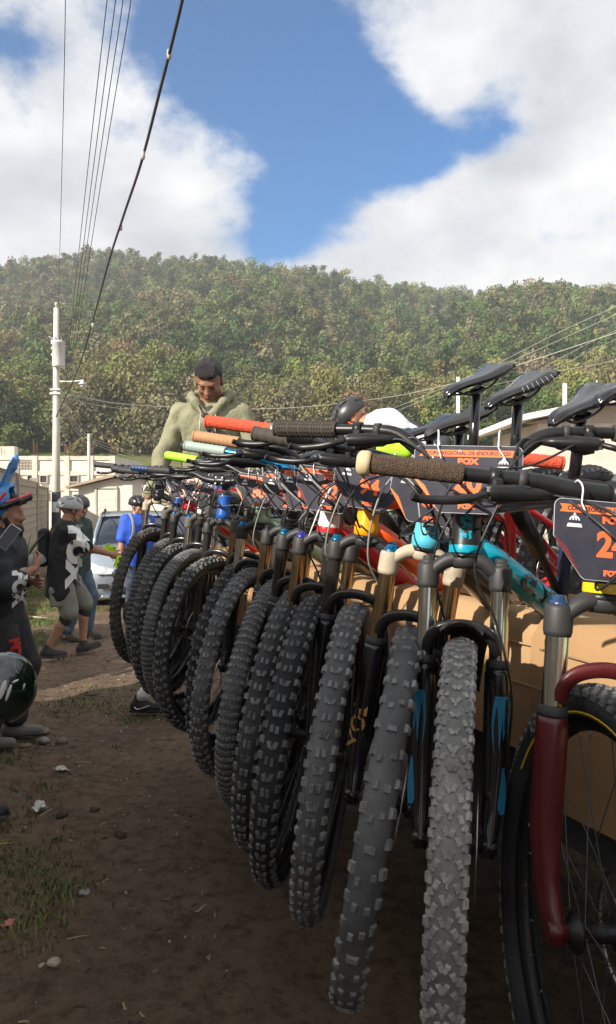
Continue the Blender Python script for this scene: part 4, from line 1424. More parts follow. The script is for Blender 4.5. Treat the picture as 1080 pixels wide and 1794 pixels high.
    dt = MB().tube([d0, d0.lerp(d1, .12) + Vector((-.01, 0, -.004)), d0.lerp(d1, .5), d0.lerp(d1, .9), d1], [(.026, .026), (.031, .027), (.033, .027), (.031, .028), (.028, .028)], n=16, up=(0, 1, 0))
    dto = dt.build('down_tube', g('down', fc), fr)
    if g('downtext'):
        me = text_mesh(g('downtext'), .055, g('downtextm', BLKG), .002, .0003, sx=1.1)
        ax = (d1 - d0).normalized(); nn = Vector((0, 1, 0)).cross(ax); 
        for sd in (-1, 1):
            m2 = me.copy()
            for v in m2.vertices:
                uu, ww, ee = v.co.x * (1 if sd > 0 else -1), v.co.y, v.co.z
                q = ww / .031
                rr = (.0012 if ee > 0 else .0004)
                v.co = d0.lerp(d1, .34) + ax * uu + Vector((0, sd, 0)) * ((.0335 + rr) * math.cos(q)) - nn * ((.0275 + rr) * math.sin(q))
            put('lettering', m2, dto)
    if g('downstripe'):
        ax = (d1 - d0).normalized(); nn = Vector((0, 1, 0)).cross(ax)
        for sd in (-1, 1):
            ring = []
            for i in range(13):
                t = .08 + .55 * i / 12; c = d0.lerp(d1, t)
                ring.append([c + Vector((0, sd, 0)) * (.0342 * math.cos(q)) - nn * (.0284 * math.sin(q)) for q in (-.75, -.4, 0, .4, .75)])
            MB().loft(ring, cap=False, closed=False).build('tube_stripe', g('downstripe'), dto)
    t0 = u * (hl - .025); t1 = stt
    MB().tube([t0, t0.lerp(t1, .3) + Vector((0, 0, .0)), t0.lerp(t1, .8), t1], [(.021, .019), (.021, .019), (.019, .018), (.017, .017)], n=14, up=(0, 1, 0)).build('top_tube', g('top', fc2), fr)
    MB().tube([bb, stt, stt + (stt - bb).normalized() * .03], [.0185, .0175, .0175], n=14).build('seat_tube', fc, fr)
    MB().lathe([(0, -.040), (.021, -.040), (.022, 0), (.021, .040), (0, .040)], bb, axis='y', n=16).build('bottom_bracket', fc, fr)
    for s in (-1, 1):
        MB().tube(spline([bb + Vector((-.02, s * .03, 0)), bb.lerp(ra, .4) + Vector((0, s * .052, .0)), ra + Vector((0, s * .066, 0))], 4), [.013] * 9, n=8).build('chainstay', fc, fr)
        MB().tube(spline([stt + Vector((-.005, s * .02, -.05)), stt.lerp(ra, .45) + Vector((0, s * .048, 0)), ra + Vector((0, s * .066, 0))], 4), [.010] * 9, n=8).build('seatstay', fc2, fr)
    if g('shock', 1):
        p0 = t0.lerp(t1, .55) + Vector((0, 0, -.02)); p1 = bb.lerp(stt, .42) + Vector((.02, 0, 0))
        MB().tube([p0, p0.lerp(p1, .5), p0.lerp(p1, .52), p1], [.022, .022, .011, .011], n=12).build('rear_shock', BLK, fr)
    # ---- seat post and saddle
    ps = MB().tube([stt + (stt - bb).normalized() * .025, sad + Vector((.008, 0, -.050))], g('postr', .0155), n=14)
    ps.box(sad + Vector((.004, 0, -.045)), (.045, .034, .022), Matrix.Rotation(R(6), 3, 'Y'), bev=.005)
    ps.build('seat_post', g('postm', BLKG), root)
    sroot = empty('saddle', Matrix.Translation(sad) @ Matrix.Rotation(R(g('stilt', 0)), 4, 'Y')); sroot.parent = root
    put('saddle_shell', saddle_mesh(g('saddle', BLKG), g('swide', 1.0)), sroot)
    rails = MB()
    for s in (-1, 1):
        rails.tube(spline([(.115, s * .010, -.018), (.07, s * .020, -.040), (-.03, s * .022, -.042), (-.075, s * .030, -.022)], 5), .0036, n=6)
    rails.build('saddle_rails', BLK, sroot)
    if g('slits'):
        for s in (-1, 1):
            b = MB()
            for i in range(7):
                x = .02 - i * .018
                hwx = (.026 + .050 * max(0, ((.155 - x) / .275 - .32) / .68) ** 1.25)
                top = .012 * max(0, ((.155 - x) / .275 - .35) / .65) ** 1.3
                b.tube([(x, s * (hwx * .80), top - .0035), (x + .004, s * (hwx * .985), top - .014), (x, s * (hwx * 1.003), top - .022)], .0006, n=4)
            b.build('saddle_seams', mat('seam_pale', (.5, .5, .53), .5), sroot)
    # ---- cranks and rear wheel
    ck = empty('crankset', Matrix.Translation(bb)); ck.parent = root
    MB().lathe([(.068, -.002), (.055, -.002), (.055, .002), (.068, .002)], (0, -.048, 0), axis='y', n=32, closed=True).lathe([(0, -.052), (.03, -.050), (.055, -.049), (.055, -.046), (0, -.046)], axis='y', n=20).build('chainring', BLK, ck)
    ca = g('crank', 30)
    for s in (-1, 1):
        dv = Vector((math.cos(R(ca)) * s, 0, math.sin(R(ca)) * s))
        MB().tube([Vector((0, s * .055, 0)), Vector((0, s * .062, 0)) + dv * .08, Vector((0, s * .070, 0)) + dv * .17], [(.014, .009), (.011, .007), (.013, .008)], n=10).build('crank_arm', BLK, ck)
        MB().box(Vector((0, s * .125, 0)) + dv * .17, (.10, .10, .014), bev=.004).build('pedal', PLAST, ck)
    rw = empty('rear_wheel', Matrix.Translation(ra)); rw.parent = root
    put('tyre', tyre_mesh(g('tread', 'knobby'), g('rubber', 'mid'), R0, tw), rw)
    for n, me in (('rim', rim), ('hub', hub), ('spokes', spk), ('brake_rotor', rot)): put(n, me, rw)
    MB().lathe([(.02, -.044), (.055, -.044), (.045, -.020), (.02, -.020)], axis='y', n=24).build('cassette', DULL, rw)
    return root


GOLD = mat('gold_stanchion', (0.36, 0.26, 0.155), .18, 1.0)
SILV = mat('silver_stanchion', (0.60, 0.59, 0.57), .14, 1.0)
DARKST = mat('black_stanchion', (0.035, 0.033, 0.032), .12, .4)
paint = lambda n, c, r_=.3: mat(n, c, r_, coat=.4)
RED = paint('paint_red', (0.55, 0.018, 0.02)); REDF = mat('fork_red', (0.085, 0.007, 0.009), .38, coat=.2, var=.2, vscale=12)
ORG = paint('paint_orange', (0.86, 0.10, 0.01)); YORG = paint('paint_amber', (0.95, 0.40, 0.01))
TEAL = paint('paint_teal', (0.0, 0.30, 0.42)); CYAN = paint('paint_sky', (0.10, 0.52, 0.72)); NAVY = paint('paint_navy', (0.015, 0.04, 0.11))
MINT = paint('paint_mint', (0.42, 0.58, 0.42)); WHT = paint('paint_white', (0.74, 0.73, 0.72)); YEL = paint('paint_yellow', (0.85, 0.58, 0.01))
FBLK = paint('frame_black', (0.018, 0.018, 0.02), .35); GREY = paint('paint_grey', (0.16, 0.165, 0.17)); BLUE = paint('paint_blue', (0.02, 0.10, 0.42))
BEIGE = mat('dusty_beige', (0.42, 0.36, 0.27), .7, var=.2); DUST = mat('dusty_black', (0.10, 0.09, 0.078), .7, var=.35, vscale=30); MAT = mat('matt_grey_crown', (0.030, 0.030, 0.032), .55)
BRN = mat('grip_brown', (0.125, 0.080, 0.050), .85, bump=.9, bscale=420, var=.25, vscale=120); TAN = mat('grip_tan', (0.40, 0.22, 0.11), .8); GUM = mat('plug_tan', (0.52, 0.41, 0.25), .8, var=.1)
ORGG = mat('grip_orange', (0.70, 0.085, 0.035), .6, bump=.5, bscale=300); LIME = mat('grip_lime', (0.36, 0.72, 0.03), .55); SAGE = mat('grip_sage', (0.29, 0.36, 0.33), .6); GBRN = mat('grip_charcoal', (0.055, 0.046, 0.038), .8)
ANOB = mat('anodised_blue', (0.01, 0.16, 0.36), .25, .7); VIO = mat('anodised_violet', (0.07, 0.07, 0.42), .25, .7); FORKB = paint('fork_sky_decal', (0.02, 0.22, 0.42)); GOLDP = mat('gold_print', (0.62, 0.36, 0.10), .4)
GUARD = mat('mudguard_black', (0.02, 0.02, 0.02), .28)

BIKES = [
    dict(axle=(.415, 1.06, 1.030), aw=-4, af=52, frame=FBLK, head=FBLK, top=FBLK, down=FBLK, headband=YEL, downstripe=YEL, crown=MAT, lower=REDF, stanchion=SILV, cap=NAVY, R=.350, tw=.034, tread='arrow', rubber='black', sidetext=('KENDA', 128, -1, mat('tyre_print_grey', (.22, .22, .22), .8), .020), stripe=YEL,
         number='24', pscale=.88, pdy=-.028, grip='soft', gripm=BRN, plug=GUM, gripl=.138, a2c=.468, rise=.012, spacer=.008, pdz=-.018, ptilt=-4, saddle=BLKG, barw=.375,
         label='black and yellow mountain bike with dark red fork and number plate 24'),
    dict(roll=3, axle=(.262, 1.335, 1.033), aw=12, af=55, frame=FBLK, head=FBLK, headband=TEAL, headtext='GIANT', headtextang=.75, top=NAVY, down=TEAL, downtext='GIANT', crown=MAT, lower=BLKG, stanchion=SILV, cap=PLAST, decal=FORKB, guard=GUARD, tread='arrow', rubber='pale',
         number='20', pscale=1, grip='chevron', gripm=GBRN, a2c=.508, hl=.130, rise=.058, pdz=.012, saddle=BLKG, barw=.392, flash=1,
         label='black and teal mountain bike with grey dusty tyre, mudguard and number plate 20'),
    dict(roll=-8, axle=(.150, 1.52, 1.03), aw=13, af=50, frame=NAVY, head=CYAN, top=NAVY, down=FBLK, crown=BEIGE, lower=BLKG, stanchion=GOLD, cap=ANOB, tread='sparse', rubber='grey', forktext='FOX', textmat=GOLDP,
         number='08', grip='rib', gripm=GBRN, rise=.012, pdz=.0, flash=1, saddle=BLKG, post=-.03, stilt=2, label='navy bike with sky blue head tube, beige fork crown and dark grips'),
    dict(roll=-5, axle=(.064, 1.77, 1.04), aw=11, af=52, frame=RED, head=YORG, top=ORG, down=ORG, crown=MAT, lower=BLKG, stanchion=DARKST, cap=ANOB, tread='block', rubber='grey', number='94', grip='soft', gripm=ORGG, lockring=STEEL, barw=.435, gripl=.175, rise=.055, spacer=.03, post=.03, stilt=3, slits=1, lever=BEIGE,
         label='bright orange and amber bike with red grips and number plate 94'),
    dict(roll=-5, axle=(-.025, 1.93, 1.04), aw=12, af=52, frame=RED, head=WHT, headband=RED, top=RED, down=RED, crown=MAT, lower=BLKG, stanchion=GOLD, cap=VIO, tread='block', rubber='black', number='92', grip='soft', gripm=TAN, rise=.045, post=.08, stilt=2, longtie=1,
         label='red and white bike with tan grips and number plate 92'),
    dict(roll=-5, axle=(-.077, 2.10, 1.04), aw=13, af=57, frame=FBLK, head=FBLK, crown=MAT, lower=BLKG, stanchion=DARKST, cap=ANOB, tread='block', rubber='mid', number='100', grip='soft', gripm=SAGE, bar=ANOB, rise=.03, post=-.03, saddle=PLAST,
         label='black bike with blue handlebar, sage grips and number plate 100'),
    dict(roll=-5, axle=(-.140, 2.36, 1.04), aw=15, af=58, frame=FBLK, head=FBLK, down=GREY, crown=MAT, lower=BLKG, stanchion=GOLD, cap=BLK, tread='fine', rubber='grey', sidetext=('SCHWALBE', 30, 1, mat('tyre_print_white', (.5, .5, .5), .8), .016), number='45', grip='rib', gripm=PLAST, rise=.05, post=-.03,
         label='black and grey bike with ribbed black grips and fine-treaded tyre'),
    dict(roll=-5, axle=(-.248, 2.64, 1.045), aw=16, af=58, frame=MINT, head=MINT, down=MINT, crown=MAT, lower=BLKG, stanchion=SILV, cap=ANOB, tread='knobby', rubber='grey', number='80', grip='soft', gripm=LIME, rise=.03, post=-.06, flash=1,
         label='pale mint bike with lime green grips and number plate 80'),
    dict(roll=-5, axle=(-.290, 2.82, 1.06), aw=17, af=58, frame=FBLK, head=FBLK, top=TEAL, down=ORG, crown=DUST, lower=BLKG, stanchion=GOLD, cap=BLK, tread='knobby', rubber='black', number=None, grip='rib', gripm=PLAST, rise=.03, post=-.06, longtie=1,
         label='black bike with orange down tube, and teal top tube'),
    dict(axle=(-.430, 3.13, 1.045), aw=22, af=58, frame=FBLK, head=BLUE, down=FBLK, crown=MAT, lower=BLKG, stanchion=DARKST, cap=BLK, tread='knobby', rubber='mid', number=None, grip='soft', gripm=PLAST, rise=.03, post=-.06, flash=1,
         label='black bike with dark blue head tube and black stanchions'),
    dict(axle=(-.552, 3.40, 1.06), aw=19, af=58, frame=GREY, head=WHT, down=GREY, crown=DUST, lower=BLKG, stanchion=SILV, cap=ANOB, tread='fine', rubber='grey', number='73', grip='rib', gripm=NAVY, rise=.03, post=-.08, longtie=1,
         label='grey bike with white head tube and number plate 73'),
    dict(axle=(-.650, 3.58, 1.075), aw=17, af=58, frame=RED, head=RED, down=RED, crown=MAT, lower=BLKG, stanchion=DARKST, cap=ANOB, tread='knobby', rubber='mid', number='52', grip='rib', gripm=PLAST, rise=.01, post=-.08,
         label='deep red bike with black fork and number plate 52'),
    dict(axle=(-.735, 3.80, 1.09), aw=15, af=58, frame=BLUE, head=BLUE, down=BLUE, crown=DUST, lower=BLKG, stanchion=DARKST, cap=BLK, tread='fine', rubber='mid', number=None, grip='rib', gripm=PLAST, rise=.01, post=-.1,
         label='blue bike without a number plate beside the last one of the row'),
    dict(axle=(-.880, 4.02, 1.13), aw=13, af=58, frame=FBLK, head=FBLK, crown=BEIGE, lower=BLKG, stanchion=SILV, cap=BEIGE, tread='knobby', rubber='brown', number=None, grip='rib', gripm=PLAST, rise=.0, post=-.1,
         label='black bike with beige fork crown at the far end of the row'),
]
for b_ in BIKES: make_bike(b_)

# ================================================================== trailer that carries the bikes
ROW_A = Vector((-.877, 4.0, 0)); ROW_L = Vector((.458, 1.18, 0))
ROW_T = (ROW_A - ROW_L).normalized()                 # along the row, away from the camera
ROW_N = Vector((ROW_T.y, -ROW_T.x, 0))               # to the trailer's inside
if ROW_N.x < 0: ROW_N = -ROW_N
RAIL_OFF = .235


def make_trailer():
    steel = mat('truck_steel', (0.06, 0.065, 0.075), .55, var=.3, vscale=3)
    wood = mat('bed_planks', (0.20, 0.15, 0.10), .85, var=.35, vscale=3)
    # local x along the row, y to the outside of the trailer, z up
    o = ROW_L + ROW_N * RAIL_OFF
    M = Matrix(((ROW_T.x, -ROW_N.x, 0, o.x), (ROW_T.y, -ROW_N.y, 0, o.y), (0, 0, 1, 0), (0, 0, 0, 1)))
    r = empty('flatbed_truck', M)
    tag(r, 'dark flatbed truck with low side boards carrying the row of bikes', 'truck')
    a, b, w = -0.95, 3.95, 2.0
    zf, zr = 1.0, 1.385
    for i in range(14):
        y = -.05 - (w - .1) * (i + .5) / 14
        MB().box(((a + b) / 2, y, zf - .02), (b - a - .1, (w - .1) / 14 - .006, .04)).build('plank', wood, r)
    sb = MB().box(((a + b) / 2, -.025, (zf - .08 + zr) / 2), (b - a, .04, zr - zf + .08), bev=.004).build('side_board', steel, r)
    for i in range(9):
        MB().box((a + .3 + i * (b - a - .6) / 8, .006, (zf + zr) / 2 - .05), (.06, .022, zr - zf + .02)).build('stake', steel, sb)
    MB().box(((a + b) / 2, -w + .025, (zf - .08 + zr) / 2), (b - a, .04, zr - zf + .08), bev=.004).build('side_board', steel, r)
    MB().box((a + .02, -w / 2, (zf - .08 + zr) / 2), (.04, w - .1, zr - zf + .08)).build('end_board', steel, r)
    MB().box(((a + b) / 2, -w + .06, zf - .44), (b - a - .3, .03, .66)).build('light_block_skirt', steel, r)  # board added on the far side to stop light coming in under the bed
    for y in (-.35, -w + .35):
        MB().box(((a + b) / 2, y, zf - .16), (b - a - .2, .09, .2)).build('chassis_beam', steel, r)
    for i in range(6):
        MB().box((a + .4 + i * (b - a - .8) / 5, -w / 2, zf - .075), (.07, w - .12, .06)).build('cross_member', steel, r)
    rub = mat('truck_tyre', (0.025, 0.025, 0.027), .85, bump=.3, bscale=60)
    for x in (2.6, -2.1):
        MB().tube([(x, -.25, .40), (x, -w + .25, .40)], .04, n=10).build('axle', steel, r)
        for y in (-.26, -w + .26):
            wh = empty('wheel', Matrix.Translation((x, y, .40))); wh.parent = r
            MB().lathe([(.24, -.10), (.34, -.11), (.39, -.095), (.40, -.06), (.40, .06), (.39, .095), (.34, .11), (.24, .10)], axis='y', n=32, closed=True).build('tyre', rub, wh)
            MB().lathe([(0, .03), (.10, .03), (.13, .06), (.22, .05), (.245, .09), (.245, -.09), (.22, -.05), (0, -.03)], axis='y', n=28).build('rim', mat('dull_rim', (.2, .2, .2), .5, .6), wh)
            sx = MB().box((x, y * .9 - .1, .62), (.04, .06, .5)); sx.box((x, y, .84), (.5, .07, .06)); sx.build('suspension_hanger', steel, r)
    # unseen cab added at the head of the bed to block skylight
    cabm = mat('cab_paint', (0.05, 0.055, 0.07), .35, coat=.3); gl_ = mat('cab_glass', (.012, .016, .02), .06)
    cb_ = empty('shade_cab'); cb_.parent = r
    rings = []
    for x, zt, ins in ((-1.08, 2.30, .06), (-1.20, 2.36, 0), (-2.30, 2.34, 0), (-2.62, 1.75, .02), (-2.86, 1.62, .04), (-3.05, 1.05, .06)):
        y0, y1 = -.02 - ins, -w + .02 + ins
        rings.append([(x, y0, .52), (x, y0, 1.5 if zt > 1.5 else zt - .1), (x, y0 - .12, zt - .05), (x, y0 - .22, zt), (x, y1 + .22, zt), (x, y1 + .12, zt - .05), (x, y1, 1.5 if zt > 1.5 else zt - .1), (x, y1, .52)])
    MB().loft(rings, smooth=False).build('shade_cab_shell', cabm, cb_)
    for y, s in ((-.012, 1), (-w + .012, -1)):
        MB().box((-1.75, y - s * .06, 1.88), (.95, .10, .52), Matrix.Rotation(R(9 * s), 3, 'X'), bev=.02).build('side_window', gl_, cb_)
        MB().box((-1.45, y + s * .02, 1.32), (.16, .03, .035), bev=.008).build('door_handle', blk_ := mat('cab_trim', (.02, .02, .02), .5), cb_)
        MB().box((-2.45, y + s * .16, 1.75), (.08, .14, .30), bev=.02).build('wing_mirror', blk_, cb_)
    MB().box((-2.52, -w / 2, 1.98), (.04, w - .5, .56), Matrix.Rotation(R(-28), 3, 'Y'), bev=.01).build('windscreen', gl_, cb_)
    MB().box((-3.10, -w / 2, .60), (.14, w + .02, .22), bev=.03).build('bumper', mat('cab_trim', (.02, .02, .02), .5), cb_)
    for y in (-.28, -w + .28):
        MB().box((-3.075, y, 1.0), (.05, .3, .18), bev=.03).build('headlight', mat('lamp_lens', (.55, .58, .60), .08, .25, coat=1.0), cb_)
    for y in (-.2, -w + .2):
        MB().box((b - .06, y, .9), (.05, .18, .12)).build('tail_lamp', mat('lamp_red', (.35, .01, .01), .25), r)
    # flattened cardboard boxes folded over the side as padding
    cb = mat('cardboard', (0.34, 0.205, 0.10), .9, var=.10, vscale=5, bump=.15, bscale=14)
    cb2 = mat('cardboard_pale', (0.39, 0.245, 0.125), .9, var=.09, vscale=4, bump=.15, bscale=14)
    cin = mat('cardboard_edge', (0.36, 0.24, 0.13), .95)
    rng = random.Random(4)
    xs = [(-.94, -.38, .30, 'with a curled lower corner'), (-.42, .34, .36, 'behind the teal bike'), (.28, .98, .27, 'behind the orange bike'), (.92, 1.62, .33, 'behind the red and white bike'), (1.55, 2.3, .28, 'behind the mint bike'), (2.24, 3.2, .30, 'at the far end of the rail')]
    for n, (x0, x1, drop, wh) in enumerate(xs):
        m = MB(); rings = []
        oo = .012 + .007 * (n % 2)
        prof = [(-.34, .006), (-.20, -.02), (-.075, -.004), (-.052, .010 + oo * .4), (-.02, .014 + oo * .5), (.012 + oo, .006 + oo * .4), (.026 + oo, -.03), (.030 + oo, -.12), (.034 + oo, -drop * .7), (.048 + oo, -drop)]
        N = 14
        for i in range(N + 1):
            t = i / N; x = x0 + (x1 - x0) * t
            ring = []
            for k, (y, z) in enumerate(prof):
                wob = .006 * math.sin(t * 9 + n * 2 + k * .6) + rng.uniform(-.002, .002)
                ring.append((x + (.015 * math.sin(k + n) if i in (0, N) else 0), y + wob * (1 if k > 5 else .3), zr + z + (wob if k in (0, 9) else wob * .25)))
            rings.append(ring)
        m.loft(rings, cap=False, closed=False)
        rr = [[(p[0], p[1] - (.0045 if k > 4 else 0), p[2] - (.0045 if k <= 5 else 0)) for k, p in enumerate(q)][::-1] for q in rings]
        m.loft(rr, cap=False, closed=False)
        for q0, q1 in ((rings[0], rr[0][::-1]), (rings[-1], rr[-1][::-1])):
            for k in range(len(q0) - 1):
                m.add([q0[k], q0[k + 1], q1[k + 1], q1[k]], [(0, 1, 2, 3)], 1, False)
        for k in (0, -1):
            for i in range(N):
                e0 = [q[k] for q in rings]; e1 = [q[::-1][k] for q in rr]
                m.add([e0[i], e0[i + 1], e1[i + 1], e1[i]], [(0, 1, 2, 3)], 1, False)
        ob = m.build('cardboard_sheet', [cb if n % 2 else cb2, cin], None, M)
        tp = MB(); xm = x0 + (x1 - x0) * (.38 + .2 * (n % 3) / 2); wt_ = .026
        tp.loft([[(xm + q + .012 * k, y + .0035 * (k > 4) + .006 * (k > 4), zr + z + .0045) for k, (y, z) in enumerate(prof)] for q in (-wt_, wt_)], cap=False, closed=False)
        tp.build('tape_strip', mat('packing_tape', (.34, .21, .10), .25, var=.1), ob)
        for q in range(2):
            zq = -.045 - .085 * q
            yq = np.interp(zq, [p_[1] for p_ in prof[5:]][::-1], [p_[0] for p_ in prof[5:]][::-1]) + .010
            MB().tube([(x0 + .02, yq, zr + zq), ((x0 + x1) / 2, yq + .002, zr + zq - .004), (x1 - .02, yq, zr + zq - .002)], .0022, n=5).build('crease', cin, ob)
        tag(ob, 'folded brown cardboard sheet padding the truck side %s' % wh, 'cardboard', 'cardboard sheets over the truck side')
    # a green and white printed wrapper lying on the cardboard under the teal down tube
    g_ = MB()
    rings = []
    for i in range(9):
        t = i / 8; x = -.36 + .30 * t
        rings.append([(x, y + .006 * math.sin(t * 8 + k), zr + z + .008 * math.sin(t * 6 + k * 1.3)) for k, (y, z) in enumerate(((-.10, .035), (-.04, .044), (.02, .042), (.058, .022), (.064, -.035)))])
    g_.loft(rings, cap=False, closed=False)
    ob = g_.build('green_wrapper', [mat('wrapper_green', (0.02, 0.36, 0.13), .35, col2=(.62, .70, .62), vscale=7, ramp=(.56, .62))], None, M)
    tag(ob, 'crumpled green and white plastic wrapper on the cardboard edge', 'wrapper')
make_trailer()

# ================================================================== people
from mathutils.bvhtree import BVHTree

SKIN = mat('skin', (0.36, 0.185, 0.115), .55, var=.10, vscale=25, spec=.4)
SKIN2 = mat('skin_tan', (0.25, 0.12, 0.072), .55, var=.10, vscale=25, spec=.4)
HAIR = mat('black_hair', (0.012, 0.011, 0.011), .45, bump=.8, bscale=160)
EYE_M = mat('eye_dark', (0.02, 0.015, 0.012), .3); LIP = mat('lip', (0.27, 0.10, 0.08), .5)


def ik(a, c, l1, l2, pole):
    a, c, pole = Vector(a), Vector(c), Vector(pole)
    d = c - a; L = min(d.length, (l1 + l2) * .998)
    dn = d.normalized()
    x = (l1 * l1 - l2 * l2 + L * L) / (2 * L)
    h = math.sqrt(max(0, l1 * l1 - x * x))
    p = (pole - dn * pole.dot(dn)).normalized()
    return a + dn * x + p * h, a + dn * L


def join_arrays(parts):
    V = []; F = []; M = []; o = 0
    for (v, f), mi in parts:
        V.append(v); F.append(f + o); M.append(np.full(len(f), mi)); o += len(v)
    return np.concatenate(V), np.concatenate(F), np.concatenate(M)


def head_fields(c, rot, h=.007):
    """head about centre c, looking along rot's x axis; returns [(arrays, material index)]"""
    c = Vector(c); Rm = Matrix(rot)
    q = lambda x, y, z: tuple(c + Rm @ Vector((x, y, z)))
    rr = np.array(Rm)
    f = Field(h)
    f.ell(q(-.014, 0, .030), (.100, .077, .088), rr, 0)
    f.ell(q(.022, 0, -.035), (.072, .060, .082), rr, .03)
    f.cone(q(.020, -.035, -.070), q(.020, .035, -.070), .034, k=.03)
    f.ell(q(.066, 0, -.096), (.022, .024, .018), rr, .025)
    f.cone(q(.084, -.034, .020), q(.084, .034, .020), .011, k=.02)
    for s in (-1, 1):
        f.ell(q(.062, s * .040, -.026), (.026, .022, .020), rr, .02)
        f.ell(q(.100, s * .031, .000), (.016, .017, .011), rr, .012, cut=True)
        f.ell(q(.076, s * .031, -.001), (.014, .017, .010), rr, .004)
        f.ell(q(-.006, s * .079, -.008), (.019, .009, .033), rr, .008)
    f.cone(q(.090, 0, .006), q(.107, 0, -.032), .008, .0125, k=.012)
    for s in (-1, 1): f.ell(q(.098, s * .013, -.036), (.010, .008, .008), rr, .008)
    f.cone(q(.086, -.019, -.066), q(.086, .019, -.066), .0075, k=.008)
    out = [(f.arrays(), 0)]
    d = Field(.004)
    for s in (-1, 1):
        d.cone(q(.091, s * .018, .024), q(.086, s * .047, .026), .0052, .0035, k=.0)
    out.append((d.arrays(), 1))
    e = Field(.003)
    for s in (-1, 1):
        e.cone(q(.090, s * .021, -.003), q(.086, s * .041, -.003), .0034, .003, k=.0)
    out.append((e.arrays(), 2))
    l = Field(.003)
    l.cone(q(.0925, -.014, -.0645), q(.0925, .014, -.0645), .0042, k=.0)
    out.append((l.arrays(), 3))
    return out


def hand_field(wrist, direction, palm_n, size=1.0, curl=.5, spread=.12, left=True, h=.0055):
    """palm and five bent fingers; direction points from the wrist along the palm, palm_n out of the palm"""
    w = Vector(wrist); x = Vector(direction).normalized(); n = Vector(palm_n); n = (n - x * n.dot(x)).normalized()
    y = n.cross(x) * (1 if left else -1)        # towards the thumb side
    s = size; f = Field(h)
    P_ = lambda a, b, c: w + x * (a * s) + y * (b * s) + n * (c * s)
    f.cone(P_(-.02, 0, 0), P_(.02, 0, 0), .026 * s, .028 * s)
    for b in (-.028, -.009, .010, .028):
        f.cone(P_(.02, b * .8, 0), P_(.085, b, 0), .015 * s, .0125 * s, k=.012)
    for i, (b, ln) in enumerate(((.030, .070), (.011, .080), (-.009, .074), (-.028, .058))):
        p = P_(.085, b, 0); a = 0.0; d = x
        for sgm, fr in enumerate((.45, .32, .25)):
            a += curl * (.75 if sgm == 0 else .9)
            dv = x * math.cos(a) + n * math.sin(a) + y * (spread * (b / .03) * .3)
            q = p + dv.normalized() * (ln * fr * s)
            f.cone(p, q, (.0093 - .0008 * sgm) * s, (.0088 - .0010 * sgm) * s, k=.003)
            p = q
    t0 = P_(.018, .026, .004); t1 = P_(.050, .058, .014); t2 = P_(.078, .062, .020 + .03 * curl); 
    f.cone(t0, t1, .0155 * s, .0115 * s, k=.01).cone(t1, t2, .0110 * s, .0092 * s, k=.004)
    return f


def folds(amp, seed, fz=34.0):
    def post(V, X, Y, Z):
        n = np.sin(fz * Z + 7 * np.sin(9 * X + seed) + 5 * np.sin(8 * Y + seed * 2)) + .7 * np.sin(21 * X - 17 * Z + 4 * np.sin(13 * Y) + seed) + .6 * np.sin(27 * Y + 12 * Z + seed)
        n = n + .8 * np.sin(62 * Z + 18 * np.sin(14 * X + 11 * Y + seed)) * (np.sin(9 * X + 7 * Y + 5 * Z + seed) > .1)
        return V + amp * n
    return post


